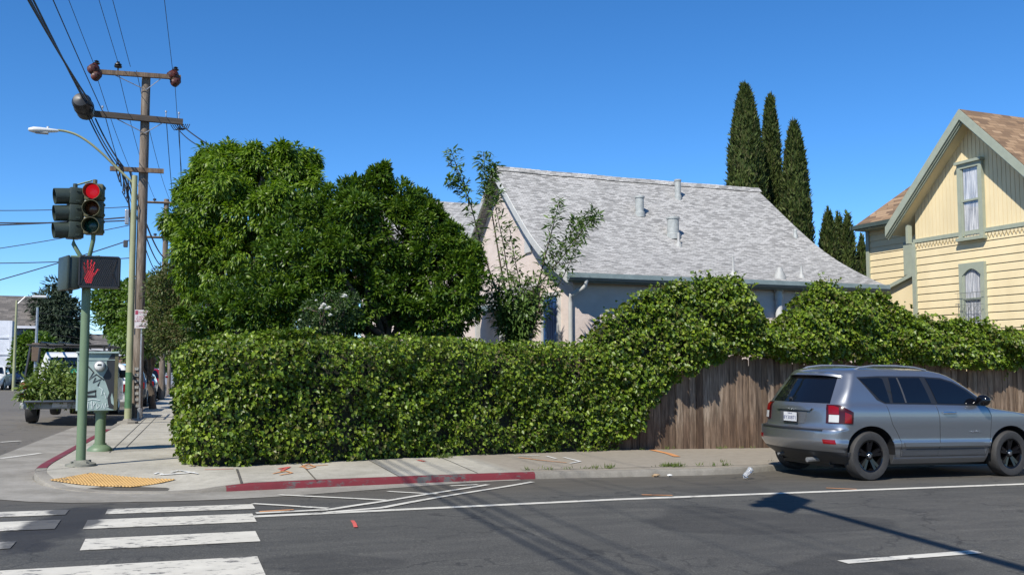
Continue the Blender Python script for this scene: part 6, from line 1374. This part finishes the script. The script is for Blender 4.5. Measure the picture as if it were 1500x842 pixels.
q = gat(172, 140); q2 = gat(207, 140); box_house('low brown building at the end of the street behind the parked cars', q, (q2 - q).x, 8, zat(520, q) - q.z, .1, M_('brown_wall', (.22, .13, .09), (.16, .1, .07), .8, 2), DROOF, [], nm='far_building')
q = gat(-200, 200); structure(grid_sheet([-160 + 16 * i for i in range(30)], [230, 260, 300], lambda u, v: plane(u, v) + (0 if v < 240 else 4 + 1.5 * math.sin(u * .07))).build('hills', M_('distant_hill', (.07, .085, .06), (.05, .06, .05), .9, .2)))
# vegetation on the far left
def gb(px, z): q = gat(px, z); return tuple(q)
tree('conifer_tree', 'large dark bluish conifer with ragged tiers behind the signal pole at left', 'tree', gb(84, 78), blobs([(80, 420, 12, 10, 78, 1), (78, 440, 20, 14, 78, 1), (88, 455, 26, 16, 78, 1), (72, 465, 22, 16, 78, 1), (95, 478, 24, 20, 78, 1), (75, 492, 30, 18, 78, 1), (102, 497, 20, 16, 78, 1), (55, 447, 9, 6, 78, 1)]), 340, 22, .5, .13, CON, rc=.5, droop=.5, spread=1.2, trunk_r=.3, nlimb=20, fork=.9)
tree('round_bush', 'rounded bright green bush in front of the far left houses', 'bush', gb(52, 66), blobs([(52, 510, 25, 20, 66, 1), (45, 525, 24, 18, 66, 1), (64, 522, 20, 18, 66, 1)]), 260, 20, .3, .17, MAP, rc=.35, droop=.3, trunk_r=.1)
tree('low_hedge_shrub', 'dark low shrub behind the dark blue parked car', 'shrub', gb(20, 74), blobs([(18, 538, 26, 12, 74, 1), (50, 545, 18, 12, 72, 1)]), 120, 18, .3, .15, CIT, rc=.35, trunk_r=.08)
tree('far_street_tree', 'small leafy tree behind the parked cars at the end of the street', 'tree', gb(200, 90), blobs([(186, 500, 20, 20, 90, 1), (204, 520, 20, 14, 90, 1), (222, 532, 26, 9, 80, 1)]), 200, 18, .35, .2, CIT, rc=.4, trunk_r=.12)
tree('bare_brown_tree', 'brownish thin crown in front of the hipped roof behind the truck', 'tree', gb(110, 88), blobs([(112, 510, 14, 14, 88, 1), (100, 516, 14, 12, 88, 1)]), 90, 16, .3, .1, GRY, rc=.4, trunk_r=.1)
pq = dep(112, 474, 100); pg = plane(pq.x, pq.y); pt_ = thing('palm_tree', 'palm tree with arching fronds behind the signal pole', 'palm', (pq.x, pq.y, pg)); m = MB(); m.tube([(pq.x, pq.y, pg), (pq.x, pq.y, pq.z)], [.3, .22]); m.build('trunk', BARK, pt_)
m = MB()
for k in range(26):
    a = k * 2.4; el = .9 - .065 * k; d = Vector((math.cos(a) * math.cos(el), math.sin(a) * math.cos(el), math.sin(el))); s_ = Vector((-math.sin(a), math.cos(a), 0)); P = [pq + d * 1.9 * t - Vector((0, 0, .9 * t * t)) for t in (0, .3, .6, .85, 1)]
    for j in range(4):
        for e in range(4):
            c = P[j].lerp(P[j + 1], e / 4)
            for sg in (-1, 1): m.add([c, c + s_ * sg * .35 + d * .25 - Vector((0, 0, .12)), c + d * .09], [(0, 1, 2)])
m.build('fronds', CIT, pt_)
# thin poles far left
for (px, y0, z, lab, arm_) in ((20, 440, 62, 'pale street light pole with white lamp arm beside the far left house', True), (51, 450, 60, 'thin grey pole with a small box in front of the rounded bush', False)):
    q = gat(px, z); zt3 = zat(y0, q); t = thing('street_light' if arm_ else 'sign_pole', lab, 'street light' if arm_ else 'pole', tuple(q)); m = MB(); m.tube([q - Vector((0, 0, .05)), (q.x, q.y, zt3)], [.11, .07], 8); m.build('pole', PALEP if arm_ else STEEL, t, smooth=60)
    if arm_:
        a = Vector((q.x, q.y, zt3 - .3)); e = Vector(onv(56, 435, q.y)); m = MB(); m.tube([a, a.lerp(e, .4) + Vector((0, 0, .35)), e], .04, 6); m.build('arm', STEEL, t); m = MB(); m.box(e + Vector((.1, 0, .03)), (.9, .35, .16), ch=.05); m.build('lamp_head', LAMPW, t)
    else: m = MB(); m.box((q.x, q.y - .1, q.z + 2.6), (.45, .3, 1.2), ch=.03); m.build('control_box', M_('brown_box', (.12, .08, .05)), t)
q = gat(26, 79); 
# low weeds along the kerb and foot of fence and hedge
pos = []
for _ in range(90):
    u = rng.uniform(4.9, 8.3) if rng.random() < .55 else rng.uniform(8.3, 18); v = 12.02 + rng.normal() * .02 if rng.random() < .5 else FV - .12 + rng.normal() * .04
    if u > 8.4 and v < 13: v = 12.55
    for k in range(int(rng.integers(4, 16))): pos.append((u + rng.normal() * .04, v + rng.normal() * .025, zwalk(u, v) + .005))
for k in range(160): u = 7.35 + rng.normal() * .1; v = 12.12 + rng.normal() * .02; pos.append((u, v, zwalk(u, v)))
for k in range(120): u = 4.35 + rng.normal() * .07; v = 14.0 + rng.normal() * .05; pos.append((u, v, zwalk(u, v)))
pos = np.array(pos); n = len(pos); wt = bpy.data.objects.new('weeds', None); col.objects.link(wt)
ob = leaf_mesh('weeds', pos, unit(rng.normal(size=(n, 3)) * .6 + np.array([0, 0, 1.0])), unit(rng.normal(size=(n, 3))), rng.uniform(.03, .09, n), .012, GRS, None); bpy.data.objects.remove(wt); ob.name = 'weeds'
tag(ob, 'sparse weeds and grass tufts along the kerb and the foot of the fence', 'weeds', kind='stuff')
